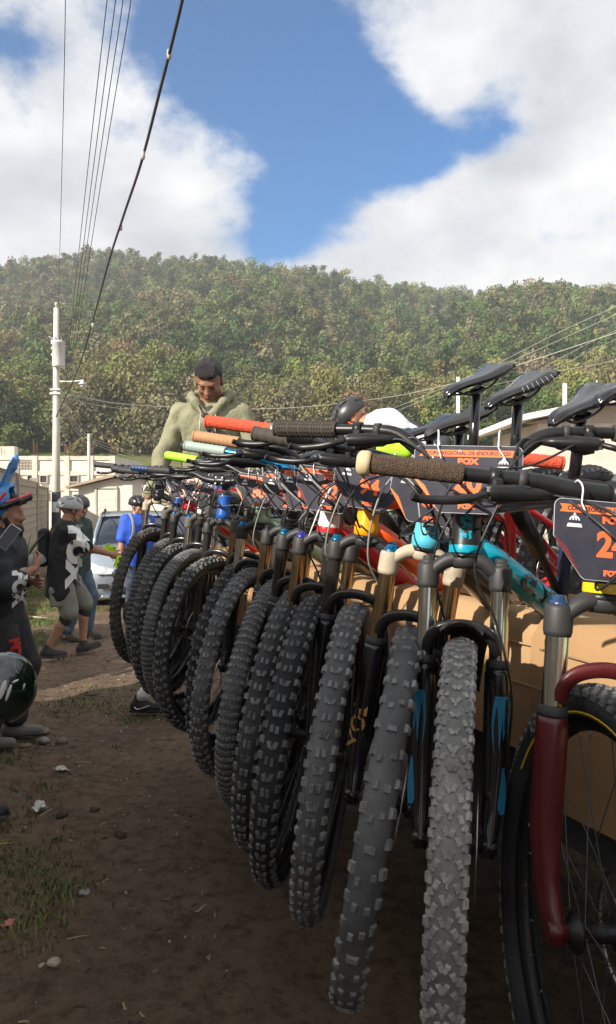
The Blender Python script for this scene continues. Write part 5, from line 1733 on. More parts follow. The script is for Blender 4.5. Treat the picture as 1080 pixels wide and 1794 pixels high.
def person(label, at, yaw, pose, wear, h=.016, scale=1.0, skin=None, group=None):
    """pose: pelvis, chest, neck, head, head_rot (yaw, pitch), feet [(x, y, yaw)], hands [(x, y, z)], elbows, curl"""
    skin = skin or SKIN
    root = empty('person', Matrix.Translation(at) @ Matrix.Rotation(R(yaw), 4, 'Z') @ Matrix.Scale(scale, 4))
    tag(root, label, 'person', group)
    p = pose
    pel, che, nek, hed = (Vector(p[k]) for k in ('pelvis', 'chest', 'neck', 'head'))
    lat = Vector(p.get('lat', (0, 1, 0))); hl = Vector(p.get('hiplat', (0, 1, 0)))
    hy, hp = p.get('head_rot', (0, 0))
    Hr = (Matrix.Rotation(R(hy), 3, 'Z') @ Matrix.Rotation(R(hp), 3, 'Y'))
    sw = p.get('sw', .175)
    sh = {s: che + lat * (s * sw) + (nek - che) * .45 for s in (-1, 1)}
    hip = {s: pel + hl * (s * .088) for s in (-1, 1)}
    feet = p['feet']; knee = {}; ank = {}
    for s, (fx, fy, fyaw) in zip((-1, 1), feet):
        fz = p.get('footz', (0, 0))[0 if s < 0 else 1]
        ank[s] = Vector((fx, fy, .085 + fz))
        kd = Vector((math.cos(R(fyaw)), math.sin(R(fyaw)), .0))
        knee[s], ank[s] = ik(hip[s], ank[s], .43, .42, kd)
    elb = {}; wri = {}
    for s, hd_ in zip((-1, 1), p['hands']):
        pole = p.get('elbow', {}).get(s, Vector((-.5, s * .5, -.6)))
        elb[s], wri[s] = ik(sh[s], hd_, .29, .255, pole)
    parts = []
    b = Field(h)
    for s in (-1, 1):
        b.cone(hip[s], knee[s], .083, .055, k=.03).cone(knee[s], knee[s].lerp(ank[s], .35) + Vector((-.012, 0, 0)), .052, .054, k=.02).cone(knee[s].lerp(ank[s], .35) + Vector((-.012, 0, 0)), ank[s], .052, .036, k=.02)
        b.cone(pel + hl * (s * .06), che + lat * (s * .075), .105, .115, k=.06)
        b.cone(che + lat * (s * .06), sh[s], .09, .055, k=.05)
        b.cone(sh[s], elb[s], .052, .040, k=.015).cone(elb[s], elb[s].lerp(wri[s], .3), .040, .041, k=.02).cone(elb[s].lerp(wri[s], .3), wri[s], .041, .027, k=.02)
    b.cone(nek, hed + Hr @ Vector((-.02, 0, -.06)), .058, .054, k=.03)
    b.cone(che, nek, .10, .062, k=.05)
    parts.append((b.arrays(), 0))
    parts += head_fields(hed, Hr, p.get('headh', .009))
    glove = wear.get('gloves', {})
    for i, s in enumerate((-1, 1)):
        if p.get('skiphand') == s: continue
        dv = (wri[s] - elb[s]).normalized()
        dv = Vector(p.get('handdir', {}).get(s, dv))
        pn = Vector(p.get('palm', {}).get(s, (0, -s, 0)))
        hf = hand_field(wri[s], dv, pn, 1.0, p.get('curl', {}).get(s, .45), left=(s > 0), h=p.get('handh', .007))
        if s in glove:
            hf.build('glove', glove[s], root)
        else:
            parts.append((hf.arrays(), 0))
    V, F, M = join_arrays(parts)
    put('body', np_mesh('body', V, F, [skin, HAIR, EYE_M, LIP], M, smooth=True), root)
    arrays = {}
    # garments follow the body a little outside it
    if 'top' in wear:
        m_, loose, sleeve = wear['top'][:3]
        t = Field(h * .95)
        hem = wear.get('hem', .10)
        low = pel + (pel - che).normalized() * hem
        for s in (-1, 1):
            t.cone(low + hl * (s * .072), che + lat * (s * .078), .112 + loose, .122 + loose, k=.06)
            t.cone(che + lat * (s * .05), sh[s], .092 + loose * .8, .062 + loose * .7, k=.05)
            e1 = elb[s]
            if sleeve <= 1.0:
                e1 = sh[s].lerp(elb[s], sleeve); t.cone(sh[s], e1, .058 + loose * .8, .056 + loose * 1.0, k=.03)
            else:
                t.cone(sh[s], elb[s], .056 + loose * .8, .048 + loose, k=.012).cone(elb[s], elb[s].lerp(wri[s], sleeve - 1), .048 + loose, .036 + loose, k=.012)
        t.cone(che, nek.lerp(che, .25), .11 + loose, .075 + loose * .5, k=.04)
        for q in wear.get('top_extra', []): t.p.append(q)
        if wear.get('collar_cut', True):
            t.cone(nek.lerp(hed, .15) + (nek - che).normalized() * .02, hed, .062, .075, k=.01, cut=True)
        t.post = folds(wear.get('fold', .004), wear.get('seed', 1.0))
        v, f = t.arrays(); arrays['top'] = (v, f)
        put(wear.get('topname', 'shirt'), np_mesh('shirt', v, f, m_, smooth=True), root)
    if 'bottom' in wear:
        m_, loose, leg = wear['bottom'][:3]
        t = Field(h)
        for s in (-1, 1):
            t.cone(pel + hl * (s * .06) + Vector((0, 0, .08)), pel + hl * (s * .06), .108 + loose * .5, .112 + loose * .6, k=.06)
            if leg <= 1.0: t.cone(hip[s], hip[s].lerp(knee[s], leg), .090 + loose, .066 + loose * 1.2, k=.03)
            else:
                t.cone(hip[s], knee[s], .090 + loose, .062 + loose, k=.03).cone(knee[s], knee[s].lerp(ank[s], leg - 1), .060 + loose, .045 + loose * 1.1, k=.03)
        t.post = folds(wear.get('bfold', .003), wear.get('seed', 1.0) + 3, 26)
        v, f = t.arrays(); arrays['bottom'] = (v, f)
        put(wear.get('bottomname', 'trousers'), np_mesh('trousers', v, f, m_, smooth=True), root)
    for s, (fx, fy, fyaw) in zip((-1, 1), feet):
        sm = wear['shoe']
        d = Vector((math.cos(R(fyaw)), math.sin(R(fyaw)), 0))
        fp = p.get('footpitch', {}).get(s, 0)
        d3 = Vector((d.x * math.cos(R(fp)), d.y * math.cos(R(fp)), -math.sin(R(fp))))
        a = ank[s] + Vector((0, 0, -.045))
        sh_ = Field(.010)
        sh_.cone(a - d3 * .035, a + d3 * .045, .042, .040, k=.03).cone(a + d3 * .04 + Vector((0, 0, -.012)), a + d3 * .165 + Vector((0, 0, -.014)), .040, .033, k=.03).cone(ank[s] + Vector((0, 0, .02)), a, .042, .045, k=.03)
        so = sh_.build('shoe', sm, root)
        st = Field(.009)
        st.box(a + d3 * .062 + Vector((0, 0, -.034)), (.135, .044, .012), .010, np.array(Matrix.Rotation(R(fyaw), 3, 'Z') @ Matrix.Rotation(R(fp), 3, 'Y')))
        st.build('sole', wear.get('sole', mat('shoe_sole', (.06, .06, .06), .8)), so)
        if 'sock' in wear:
            MB().tube([ank[s] + Vector((0, 0, .01)), ank[s].lerp(knee[s], wear.get('sockh', .25))], [.044, .051], n=14).build('sock', wear['sock'], root)
        if 'kneepad' in wear:
            kf = Field(.012); kf.cone(knee[s].lerp(hip[s], .14), knee[s].lerp(ank[s], .22), .064, .062, k=.01)
            kf.build('knee_pad', wear['kneepad'], root)
    # hair
    if wear.get('hair', True):
        hf = Field(.007)
        q = lambda x, y, z: tuple(hed + Hr @ Vector((x, y, z)))
        rr = np.array(Hr)
        hf.ell(q(-.020, 0, .040), (.106, .084, .094), rr, 0)
        hf.cone(q(.030, -.035, .098), q(.030, .035, .098), .034, k=.03)
        hf.cone(q(.062, -.028, .078), q(.062, .028, .078), .026, k=.02)
        hf.box(q(.10, 0, -.046), (.075, .12, .098), .01, rr, .02, cut=True)
        hf.box(q(.03, 0, -.090), (.20, .12, .085), .01, rr, .02, cut=True)
        hf.post = lambda V, X, Y, Z: V + .0030 * np.sin(150 * Y + 40 * X) * np.sin(60 * X + 25 * Z) + .002 * np.sin(230 * X + 90 * Y)
        hf.build('hair', HAIR, root)
    return root, dict(head=hed, rot=Hr, arrays=arrays, wrist=wri, elbow=elb, ankle=ank, knee=knee, chest=che, neck=nek, pelvis=pel, sh=sh)


def vented_helmet(parent, c, rot, m_, h=.007, visor=None, strap=None):
    c = Vector(c); Rm = Matrix(rot)
    q = lambda x, y, z: tuple(c + Rm @ Vector((x, y, z)))
    rr = np.array(Rm)
    f = Field(h)
    f.ell(q(-.018, 0, .040), (.142, .112, .112), rr, 0)
    f.ell(q(-.018, 0, .020), (.112, .086, .095), rr, .004, cut=True)
    f.box(q(.0, 0, -.085), (.25, .2, .090), .01, rr, .01, cut=True)
    for y in (-.075, -.038, 0, .038, .075):
        L = .055 if abs(y) > .05 else .075
        zc = .145 - abs(y) * .55
        f.cone(q(.085, y, zc - .045), q(.030, y, zc + .004), .012, .013, k=.006, cut=True)
        f.cone(q(-.020, y, zc + .008), q(-.075, y, zc - .004), .013, .012, k=.006, cut=True)
        f.cone(q(-.120, y * .9, zc - .050), q(-.150, y * .8, zc - .085), .012, .010, k=.006, cut=True)
    o = f.build('helmet', m_, parent)
    if visor:
        v = Field(h); v.box(q(.135, 0, .048), (.035, .075, .006), .005, np.array(Rm @ Matrix.Rotation(R(10), 3, 'Y')))
        v.build('visor', visor, o if parent is not None else None)
    if strap:
        st = MB()
        for s in (-1, 1):
            st.tube([q(.030, s * .085, .012), q(.015, s * .078, -.06), q(.040, s * .030, -.122)], .005, n=6)
            st.tube([q(-.055, s * .082, .010), q(.010, s * .078, -.055)], .005, n=6)
        st.tube([q(.040, -.030, -.122), q(.045, 0, -.127), q(.040, .030, -.122)], .006, n=6)
        st.build('chin_strap', strap, o if parent is not None else None)
    return o


def lettering_on(arrays, parent, body, size, m_, origin, right, up, toward, bold=.004, shear=0.0, sx=1.0, off=.004):
    """letters laid on the cloth: right and up span the print, toward is the way onto the cloth (all in the person's own frame)"""
    v, f = arrays
    tree = BVHTree.FromPolygons([tuple(a) for a in v], [tuple(int(i) for i in q) for q in f])
    me = text_mesh(body, size, m_, bold, 0.0, shear, sx=sx)
    # finer triangles so that the print can follow the cloth
    import bmesh
    bm = bmesh.new(); bm.from_mesh(me)
    bmesh.ops.triangulate(bm, faces=bm.faces)
    for _ in range(2):
        bmesh.ops.subdivide_edges(bm, edges=[e for e in bm.edges if e.calc_length() > .03], cuts=1)
        bmesh.ops.triangulate(bm, faces=bm.faces)
    o, r_, u_, t_ = Vector(origin), Vector(right).normalized(), Vector(up).normalized(), Vector(toward).normalized()
    for q in bm.verts:
        p = o + r_ * q.co.x + u_ * q.co.y - t_ * .6
        hit = tree.ray_cast(p, t_)
        if hit[0] is not None: q.co = hit[0] - t_ * off
        else: q.co = p + t_ * .6
    bm.to_mesh(me); bm.free()
    return put('lettering', me, parent)


def make_people():
    # ---- man in the olive jacket, standing on the truck bed, looking down
    olive = mat('olive_jacket', (0.235, 0.230, 0.145), .85, var=.12, vscale=14, bump=.25, bscale=60)
    denim = mat('dark_denim', (0.035, 0.045, 0.075), .9, var=.2, vscale=30)
    dark = mat('dark_cloth', (0.018, 0.018, 0.020), .85, var=.25, vscale=20)
    blk = mat('black_shoe', (0.015, 0.015, 0.016), .6)
    pose = dict(pelvis=(-.06, 0, .82), chest=(.05, 0, 1.155), neck=(.085, 0, 1.285), head=(.160, 0, 1.405), head_rot=(-2, 40), feet=[(-.06, -.12, -8), (.0, .13, 10)], sw=.190,
                hands=[(.17, -.37, .68), (.20, .36, .68)], elbow={-1: Vector((-.7, -.60, .1)), 1: Vector((-.7, .60, .1))}, headh=.006)
    nk = Vector(pose['neck'])
    extra = []
    ring = [(-.075, 0, .070), (-.055, .085, .055), (.02, .118, .030), (.085, .085, -.015), (.105, .035, -.08)]
    for s in (-1, 1):
        for i in range(len(ring) - 1):
            a = nk + Vector((ring[i][0], s * ring[i][1], ring[i][2])); b = nk + Vector((ring[i + 1][0], s * ring[i + 1][1], ring[i + 1][2]))
            extra.append(('c', np.array(a), np.array(b), .030, .026, .014, False))
    r, inf = person('man in an olive green hooded jacket looking down behind the handlebars', P(372, 875, 4.5) - Vector((0, 0, EYE)) + Vector((0, .02, 1.0)), -90, pose,
                    dict(top=(olive, .010, 1.95), topname='jacket', hem=.14, fold=.0042, seed=2.2, top_extra=extra, bottom=(denim, .012, 1.95), shoe=blk), h=.013, skin=SKIN2, scale=.96)
    inner = Field(.010)
    inner.cone(nk + Vector((.060, .01, -.085)), nk + Vector((.090, .015, -.16)), .055, .040, k=.02)
    inner.build('inner_shirt', mat('charcoal_shirt', (.045, .035, .038), .85), r)
    MB().tube(spline([nk + Vector((.03, -.085, .03)), nk + Vector((.105, -.050, -.05)), nk + Vector((.145, .005, -.145)), nk + Vector((.150, .05, -.24))], 5), [(.020, .006)] * 16, n=8, up=(1, 0, 0)).build('bag_strap', mat('strap_black', (.012, .012, .014), .7), r)
    MB().tube([nk + Vector((.142, .030, -.15)), nk + Vector((.128, .035, -.30)), nk + Vector((.09, .04, -.46))], [(.004, .012)] * 3, n=6).build('zip', mat('zip_brass', (.35, .3, .2), .5, .6), r)
    for s in (-1, 1):
        MB().tube([nk + Vector((.125, s * .045, -.09)), nk + Vector((.150, s * .048, -.17)), nk + Vector((.150, s * .046, -.22))], .0035, n=6).build('hood_cord', mat('cord_pale', (.45, .43, .36), .8), r)
    pk = Field(.01)
    for s in (-1, 1): pk.box(Vector((.115, s * .115, .93)), (.020, .055, .065), .012)
    pk.build('jacket_pocket', olive, r)

    # ---- bearded rider with a blue and red helmet pushed up
    jer = mat('black_jersey', (0.020, 0.022, 0.028), .8, var=.3, vscale=14)
    at = Vector(((-1 - 540) / FOCAL * 5.0, 5.0, .02))
    pose = dict(pelvis=(0, 0, .90), chest=(.02, 0, 1.27), neck=(.03, 0, 1.40), head=(.055, 0, 1.535), head_rot=(0, 2), feet=[(-.06, -.12, 0), (.06, .12, 8)],
                hands=[(.24, -.07, 1.17), (.22, .10, 1.06)], elbow={-1: Vector((-.5, -.8, -.6)), 1: Vector((-.3, .8, -.6))}, headh=.007, curl={-1: .55, 1: .5}, handdir={-1: (.15, .55, .35)}, palm={-1: (-.9, 0, .2)})
    r, inf = person('bearded man in a black jersey wearing a blue and red full-face helmet pushed up', at, 8, pose,
                    dict(top=(jer, .026, 1.45), topname='jersey', hem=.17, fold=.006, seed=1.3, bottom=(mat('black_riding_trousers', (.035, .032, .032), .85, var=.35, vscale=9), .036, 1.88), shoe=mat('dusty_shoe', (.20, .19, .17), .7), hair=True), h=.015)
    hd, Hr = inf['head'], inf['rot']
    q = lambda x, y, z: tuple(hd + Hr @ Vector((x, y, z)))
    bd = Field(.006)
    for a, b, ra, rb in (((.0, -.070, -.03), (.03, -.052, -.085), .014, .026), ((.0, .070, -.03), (.03, .052, -.085), .014, .026), ((.03, -.052, -.085), (.078, -.012, -.105), .028, .030), ((.03, .052, -.085), (.078, .012, -.105), .028, .030), ((.075, 0, -.105), (.085, 0, -.145), .030, .018), ((.090, -.020, -.052), (.090, .020, -.052), .009, .009)):
        bd.cone(q(*a), q(*b), ra, rb, k=.012)
    bd.post = lambda V, X, Y, Z: V + .002 * np.sin(140 * X) * np.sin(120 * Z + 60 * Y)
    bd.build('beard', HAIR, r)
    bl = mat('helmet_blue', (0.03, 0.22, 0.55), .28, coat=.4); rd = mat('helmet_red', (0.62, 0.03, 0.04), .3, coat=.4); hb = mat('helmet_black', (.012, .012, .014), .3)
    T = Hr @ Matrix.Rotation(R(-38), 3, 'Y'); tr = np.array(T)
    hc = hd + Hr @ Vector((-.045, 0, .075))
    k = lambda x, y, z: tuple(hc + T @ Vector((x, y, z)))
    hf = Field(.008)
    hf.ell(k(-.01, 0, .01), (.155, .125, .130), tr, 0).ell(k(.02, 0, -.03), (.125, .095, .115), tr, .005, cut=True)
    hf.box(k(.115, 0, -.02), (.075, .085, .055), .03, tr, .01, cut=True).box(k(0, 0, -.16), (.3, .2, .06), .01, tr, .01, cut=True)
    ho = hf.build('helmet', bl, r)
    cbar = Field(.008)
    for s in (-1, 1):
        cbar.cone(k(.01, s * .112, -.045), k(.11, s * .085, -.070), .022, .018, k=.02).cone(k(.11, s * .085, -.070), k(.165, 0, -.078), .018, .022, k=.02)
    cbar.build('chin_bar', hb, ho)
    ctr = Field(.006)
    for s in (-1, 1):
        ctr.cone(k(.05, s * .112, -.035), k(.125, s * .085, -.058), .010, .010, k=.01).cone(k(.125, s * .085, -.058), k(.178, 0, -.064), .010, .014, k=.01)
    ctr.build('chin_trim', rd, ho)
    vz = Field(.008)
    vz.box(k(.155, 0, .125), (.115, .095, .010), .008, np.array(T @ Matrix.Rotation(R(-30), 3, 'Y')), .01)
    vz.cone(k(.20, 0, .15), k(.27, 0, .20), .03, .008, k=.04)
    vz.build('visor', bl, ho)
    tm = Field(.008); tm.cone(k(-.05, -.125, -.02), k(.08, -.108, .02), .016, .010, k=.01).cone(k(-.05, .125, -.02), k(.08, .108, .02), .016, .010, k=.01).cone(k(-.12, -.07, -.06), k(-.12, .07, -.06), .02, k=.01)
    tm.build('helmet_trim', rd, ho)
    white = mat('shirt_print_white', (.70, .70, .68), .8)
    # print on the side turned to the camera
    lettering_on(inf['arrays']['top'], r, 'FOX', .085, white, (.02, 0, 1.06), (0, 0, 1), (-1, 0, 0), (0, 1, 0), .002)
    lettering_on(inf['arrays']['top'], r, 'FOX', .12, white, (.125, 0, 1.05), (0, 0, -1), (1, 0, 0), (-.25, 1, 0), .008)
    lettering_on(inf['arrays']['bottom'], r, 'FOX', .10, mat('trouser_print_red', (.55, .02, .02), .8), (.09, 0, .62), (0, 0, -1), (1, 0, 0), (-.3, 1, 0), .006)

    # ---- rider in the black shirt with white print, arm stretched out
    at = Vector(((110 - 540) / FOCAL * 7.8, 7.8, .02))
    fox = mat('black_print_shirt', (0.014, 0.014, 0.015), .85, var=.2)
    shorts = mat('grey_cargo_shorts', (0.20, 0.195, 0.165), .9, var=.14, vscale=10, bump=.2, bscale=50)
    lime = mat('lime_glove', (0.50, 0.80, 0.02), .7)
    pose = dict(pelvis=(0, 0, .87), chest=(.03, 0, 1.25), neck=(.05, 0, 1.39), head=(.085, 0, 1.52), head_rot=(25, 6), feet=[(-.14, -.09, -5), (.20, .11, 12)],
                hands=[(.50, -.12, 1.05), (.42, .18, 1.08)], elbow={-1: Vector((-.1, -.5, -.9)), 1: Vector((-.1, .5, -.9))}, footpitch={1: -14}, footz=(0, .0), curl={-1: .6, 1: .4}, sw=.185)
    r, inf = person('man in a black printed shirt, grey cargo shorts and grey helmet pointing with one arm', at, 14, pose,
                    dict(top=(fox, .035, .85), hem=.20, fold=.005, seed=4, bottom=(shorts, .026, .96), bottomname='shorts', shoe=mat('dark_shoe', (.035, .033, .03), .7), kneepad=mat('knee_pad_black', (.02, .02, .02), .8), gloves={1: lime}), h=.016)
    vented_helmet(r, inf['head'], inf['rot'], mat('helmet_grey', (.36, .37, .37), .35), strap=mat('strap_black', (.012, .012, .014), .7))
    lettering_on(inf['arrays']['top'], r, 'FOX', .27, white, (.075, 0, 1.06), (-.02, 0, -1), (1, 0, 0), (-.35, 1, 0), .022, sx=1.12)
    g = Field(.006)
    gw = inf['wrist'][-1] + Vector((.06, -.0, -.02))
    for i in range(4):
        g.cone(gw + Vector((.01 * i, -.01, .0)), gw + Vector((-.04 + .02 * i, -.012, -.11 - .01 * (i % 2))), .009, .007, k=.008)
    g.build('held_glove', lime, r)
    pk = Field(.010); pk.box(Vector((-.03, -.175, .62)), (.085, .020, .095), .018); pk.box(Vector((-.03, -.182, .70)), (.09, .022, .03), .01)
    pk.build('cargo_pocket', shorts, r)
    # grey cap clipped to his hip pack
    cp = empty('cap', Matrix.Translation(at + Vector((-.20, -.22, .985))) @ Matrix.Rotation(R(200), 4, 'Z') @ Matrix.Rotation(R(25), 4, 'Y'))
    tag(cp, 'grey cap hanging at the hip of the man in printed shirt', 'cap')
    cf = Field(.008); cf.ell((0, 0, 0), (.105, .09, .10)).ell((0, 0, -.015), (.09, .075, .09), None, .004, True).box((0, 0, -.12), (.2, .2, .08), .01, None, .01, True)
    cf.build('cap_dome', mat('cap_grey', (.24, .245, .25), .8), cp)
    bf = Field(.007); bf.ell((.11, 0, -.045), (.085, .075, .012)); bf.build('cap_brim', mat('cap_dark', (.05, .05, .055), .8), cp)
    bag = empty('hydration_pack', Matrix.Translation(at) @ Matrix.Rotation(R(14), 4, 'Z'))
    tag(bag, 'slim black hydration pack on the back of the man in printed shirt', 'backpack')
    bf = Field(.012); bf.box((-.185, .0, 1.13), (.055, .12, .20), .05); bf.cone((-.20, -.08, 1.0), (-.26, -.05, .88), .02, .012, k=.02)
    bf.build('pack_body', dark, bag)
    MB().tube(spline([(-.17, -.12, 1.28), (-.30, -.14, 1.10), (-.27, -.16, .95)], 6), .010, n=7).build('drink_tube', mat('tube_black', (.02, .02, .02), .5), bag)

    # ---- man behind him in dark green shirt and jeans
    at = Vector(((132 - 540) / FOCAL * 8.8, 8.8, .0))
    pose = dict(pelvis=(0, 0, .90), chest=(.02, 0, 1.28), neck=(.03, 0, 1.42), head=(.06, 0, 1.555), head_rot=(-10, 6), feet=[(-.05, -.10, 0), (.10, .10, 0)],
                hands=[(.02, -.24, .80), (.03, .24, .80)])
    r, inf = person('man in a dark green shirt and blue jeans behind the one pointing', at, -15, pose,
                    dict(top=(mat('bottle_green_shirt', (.025, .05, .04), .85, var=.2), .028, .9), hem=.14, bottom=(mat('blue_jeans', (.075, .12, .16), .9, var=.2, vscale=12), .02, 1.9), shoe=mat('brown_shoe', (.08, .06, .045), .7), seed=5), h=.018, skin=SKIN2)
    vented_helmet(r, inf['head'] + Vector((0, 0, .005)), inf['rot'], mat('helmet_charcoal', (.05, .05, .055), .4), h=.009)

    # ---- rider in the blue shirt by the car
    at = Vector(((240 - 540) / FOCAL * 10.4, 10.4, .0))
    pose = dict(pelvis=(0, 0, .91), chest=(.01, 0, 1.29), neck=(.02, 0, 1.425), head=(.045, 0, 1.56), head_rot=(18, 4), feet=[(-.02, -.11, -10), (.02, .11, 10)],
                hands=[(.06, -.27, .80), (.08, .26, .80)])
    r, inf = person('rider in a royal blue shirt and black helmet standing before the silver car', at, -52, pose,
                    dict(top=(mat('royal_blue_shirt', (.02, .085, .52), .75, var=.12), .028, .8), hem=.14, seed=6, bottom=(denim, .015, 1.9), shoe=blk), h=.018)
    vented_helmet(r, inf['head'], inf['rot'], mat('helmet_black', (.012, .012, .014), .3), h=.009, strap=MATS['strap_black'])
    gl = Field(.005); hd, Hr = inf['head'], inf['rot']
    q = lambda x, y, z: tuple(hd + Hr @ Vector((x, y, z)))
    gl.box(q(.098, .031, .002), (.006, .027, .018), .006, np.array(Hr)).box(q(.098, -.031, .002), (.006, .027, .018), .006, np.array(Hr)).cone(q(.095, -.055, .006), q(.0, -.082, .006), .004, k=.004).cone(q(.095, .055, .006), q(.0, .082, .006), .004, k=.004)
    gl.build('sunglasses', BLKG, r)
    m = MB()
    for s in (-1, 1):
        m = MB().tube(spline([Vector((-.10, s * .12, 1.44)), Vector((.05, s * .125, 1.445)), Vector((.145, s * .12, 1.33)), Vector((.15, s * .13, 1.15)), Vector((.02, s * .19, 1.02))], 5), [(.006, .022)] * 21, n=8)
        m.build('backpack_strap', mat('strap_grey', (.30, .31, .32), .8), r)

    # ---- someone bending down at the end of the truck: only a leg shows
    g0 = G(249, 1243)
    at = Vector((g0.x, g0.y, .012))
    pose = dict(pelvis=(.07, 0, .80), chest=(.40, 0, 1.00), neck=(.53, 0, 1.02), head=(.64, 0, .97), head_rot=(0, 40), feet=[(0.0, -.08, -4), (.16, .12, 0)],
                hands=[(.55, -.14, .52), (.58, .16, .52)])
    r, inf = person('person in black clothes bending down at the truck end, one white sock showing', at, 0, pose,
                    dict(top=(dark, .025, 1.9), hem=.08, bottom=(dark, .005, 1.72), seed=8, shoe=blk, sock=mat('white_sock', (.72, .71, .68), .85), sockh=.22, sole=mat('shoe_sole_black', (.02, .02, .02), .8)), h=.018)
    a = inf['ankle'][-1]
    MB().tube(spline([a + Vector((-.03, -.047, -.040)), a + Vector((-.01, -.051, -.058)), a + Vector((.03, -.050, -.050)), a + Vector((.09, -.046, -.030))], 5), [.003] + [.006] * 6 + [.004] * 8 + [.002], n=6).build('swoosh_mark', white, r)

    # ---- two people at the edge of the frame: a hand with a phone, and a hand holding a helmet
    hp = P(6, 952, 4.35)
    at = Vector((-2.50, 4.25, .03))
    pose = dict(pelvis=(0, 0, .92), chest=(.02, 0, 1.30), neck=(.04, 0, 1.44), head=(.07, 0, 1.575), head_rot=(0, 12), feet=[(-.03, -.11, 0), (.05, .12, 0)],
                hands=[(hp.x - at.x - .075, hp.y - at.y - .02, hp.z - at.z - .05), (.30, .18, 1.10)], handdir={-1: (.75, .05, .55)}, palm={-1: (-.5, .55, .6)}, curl={-1: .5}, handh=.0055)
    r, inf = person('person in a navy top holding up a phone beside the bearded man', at, 0, pose,
                    dict(top=(mat('navy_top', (.03, .045, .09), .85, var=.2), .025, 1.9), hem=.12, seed=9, bottom=(denim, .015, 1.9), shoe=blk), h=.02, skin=SKIN2)
    w = inf['wrist'][-1] + at
    ph = empty('mobile_phone', Matrix.Translation(P(15, 941, 4.32)) @ Matrix.Rotation(R(-58), 4, 'Y') @ Matrix.Rotation(R(18), 4, 'Z') @ Matrix.Rotation(R(14), 4, 'X'))
    tag(ph, 'dark mobile phone with a pale edge held up in a hand', 'phone')
    MB().box((0, 0, 0), (.150, .009, .072), bev=.003).build('phone_body', mat('phone_edge', (.62, .62, .62), .3, .5), ph)
    MB().box((0, -.0052, 0), (.143, .0012, .065)).build('phone_back', mat('phone_glass', (.012, .012, .014), .12), ph)

    hp = P(2, 1162, 3.28)
    at = Vector((-1.86, 3.62, .03))
    pose = dict(pelvis=(0, 0, .93), chest=(.02, 0, 1.31), neck=(.04, 0, 1.45), head=(.07, 0, 1.585), head_rot=(0, 6), feet=[(.03, -.06, 0), (.13, .16, 6)],
                hands=[(hp.x - at.x - .06, hp.y - at.y + .02, hp.z - at.z + .05), (.10, .28, .88)], handdir={-1: (.25, -.2, -.9)}, palm={-1: (-.2, 1, 0)}, curl={-1: .8}, handh=.0055)
    r, inf = person('person in dark riding clothes holding a black helmet at the verge', at, -6, pose,
                    dict(top=(jer, .025, 1.9), hem=.14, seed=10, bottom=(mat('lime_piped_trousers', (.02, .022, .022), .8, var=.2), .02, 1.9), shoe=blk, gloves={-1: mat('glove_black_red', (.03, .02, .02), .8)}), h=.02)
    # the helmet in that hand
    gr = mat('helmet_bottle_green', (.004, .016, .010), .07, spec=.6, coat=1.0)
    c = P(6, 1205, 3.25)
    hm = empty('full_face_helmet', Matrix.Translation(c) @ Matrix.Rotation(R(20), 4, 'Z') @ Matrix.Rotation(R(96), 4, 'Y') @ Matrix.Scale(.98, 4))
    tag(hm, 'glossy black green full-face helmet hanging from a hand at the verge', 'helmet')
    f = Field(.007)
    f.ell((0, 0, 0), (.160, .130, .145)).ell((.02, 0, -.05), (.125, .10, .13), None, .006, True).box((.12, 0, -.01), (.09, .085, .045), .03, None, .012, True)
    f.cone((.05, -.115, -.08), (.16, -.05, -.10), .035, .032, k=.03).cone((.05, .115, -.08), (.16, .05, -.10), .035, .032, k=.03).cone((.16, -.05, -.10), (.16, .05, -.10), .032, k=.02)
    f.build('helmet_shell', gr, hm)
    wt = mat('helmet_white_mark', (.68, .68, .66), .3)
    m = Field(.004)
    for x, z, lx, lz, a in ((-.02, .0, .045, .013, 12), (-.01, .026, .040, .008, 12), (-.03, .085, .018, .005, 10), (-.055, .045, .02, .006, 60)):
        y = -.130 * math.sqrt(1 - (x / .16) ** 2 - (z / .145) ** 2)
        m.ell((x, y + .001, z), (lx, .006, lz), np.array(Matrix.Rotation(R(a), 3, 'Y')), .003)
    m.build('white_graphic', wt, hm)
make_people()


# ------------------------------------------------------------------ things lying on the bikes
def make_extras():
    at = P(760, 875, 5.2); at.z = 1.0
    pose = dict(pelvis=(0, 0, .90), chest=(.33, 0, 1.14), neck=(.45, 0, 1.19), head=(.575, 0, 1.215), head_rot=(0, 48), feet=[(-.02, -.12, 0), (.08, .12, 0)], hands=[(.45, -.2, .52), (.48, .2, .52)])
    r, inf = person('rider in a white and black jersey and black vented helmet bending over the bikes', at, 172, pose,
                    dict(top=(mat('jersey_white', (.66, .66, .68), .75), .024, 1.6), topname='jersey', hem=.06, fold=.004, seed=12, bottom=(mat('pack_black', (.03, .032, .042), .75), .02, 1.9), shoe=BLKG), h=.016)
    vented_helmet(r, inf['head'], inf['rot'], mat('helmet_satin_black', (.030, .031, .033), .38), h=.007, strap=mat('strap_orange', (.65, .12, .03), .7))
    f = Field(.009)
    f.cone((.02, .13, 1.08), (.30, .10, 1.28), .03, .02, k=.02).cone((.02, -.13, 1.08), (.30, -.10, 1.28), .03, .02, k=.02).box((-.02, 0, 1.03), (.10, .15, .06), .05)
    f.build('jersey_panel', MATS['pack_black'], r)
    f = Field(.007); f.box((0, 0, 0), (.055, .05, .022), .018); f.post = folds(.003, 5)
    tag(f.build('lime_glove', mat('lime_cloth', (.42, .75, .03), .8), None, Matrix.Translation(P(690, 790, 2.45))), 'bright lime cloth glove under the black bar', 'glove')
make_extras()


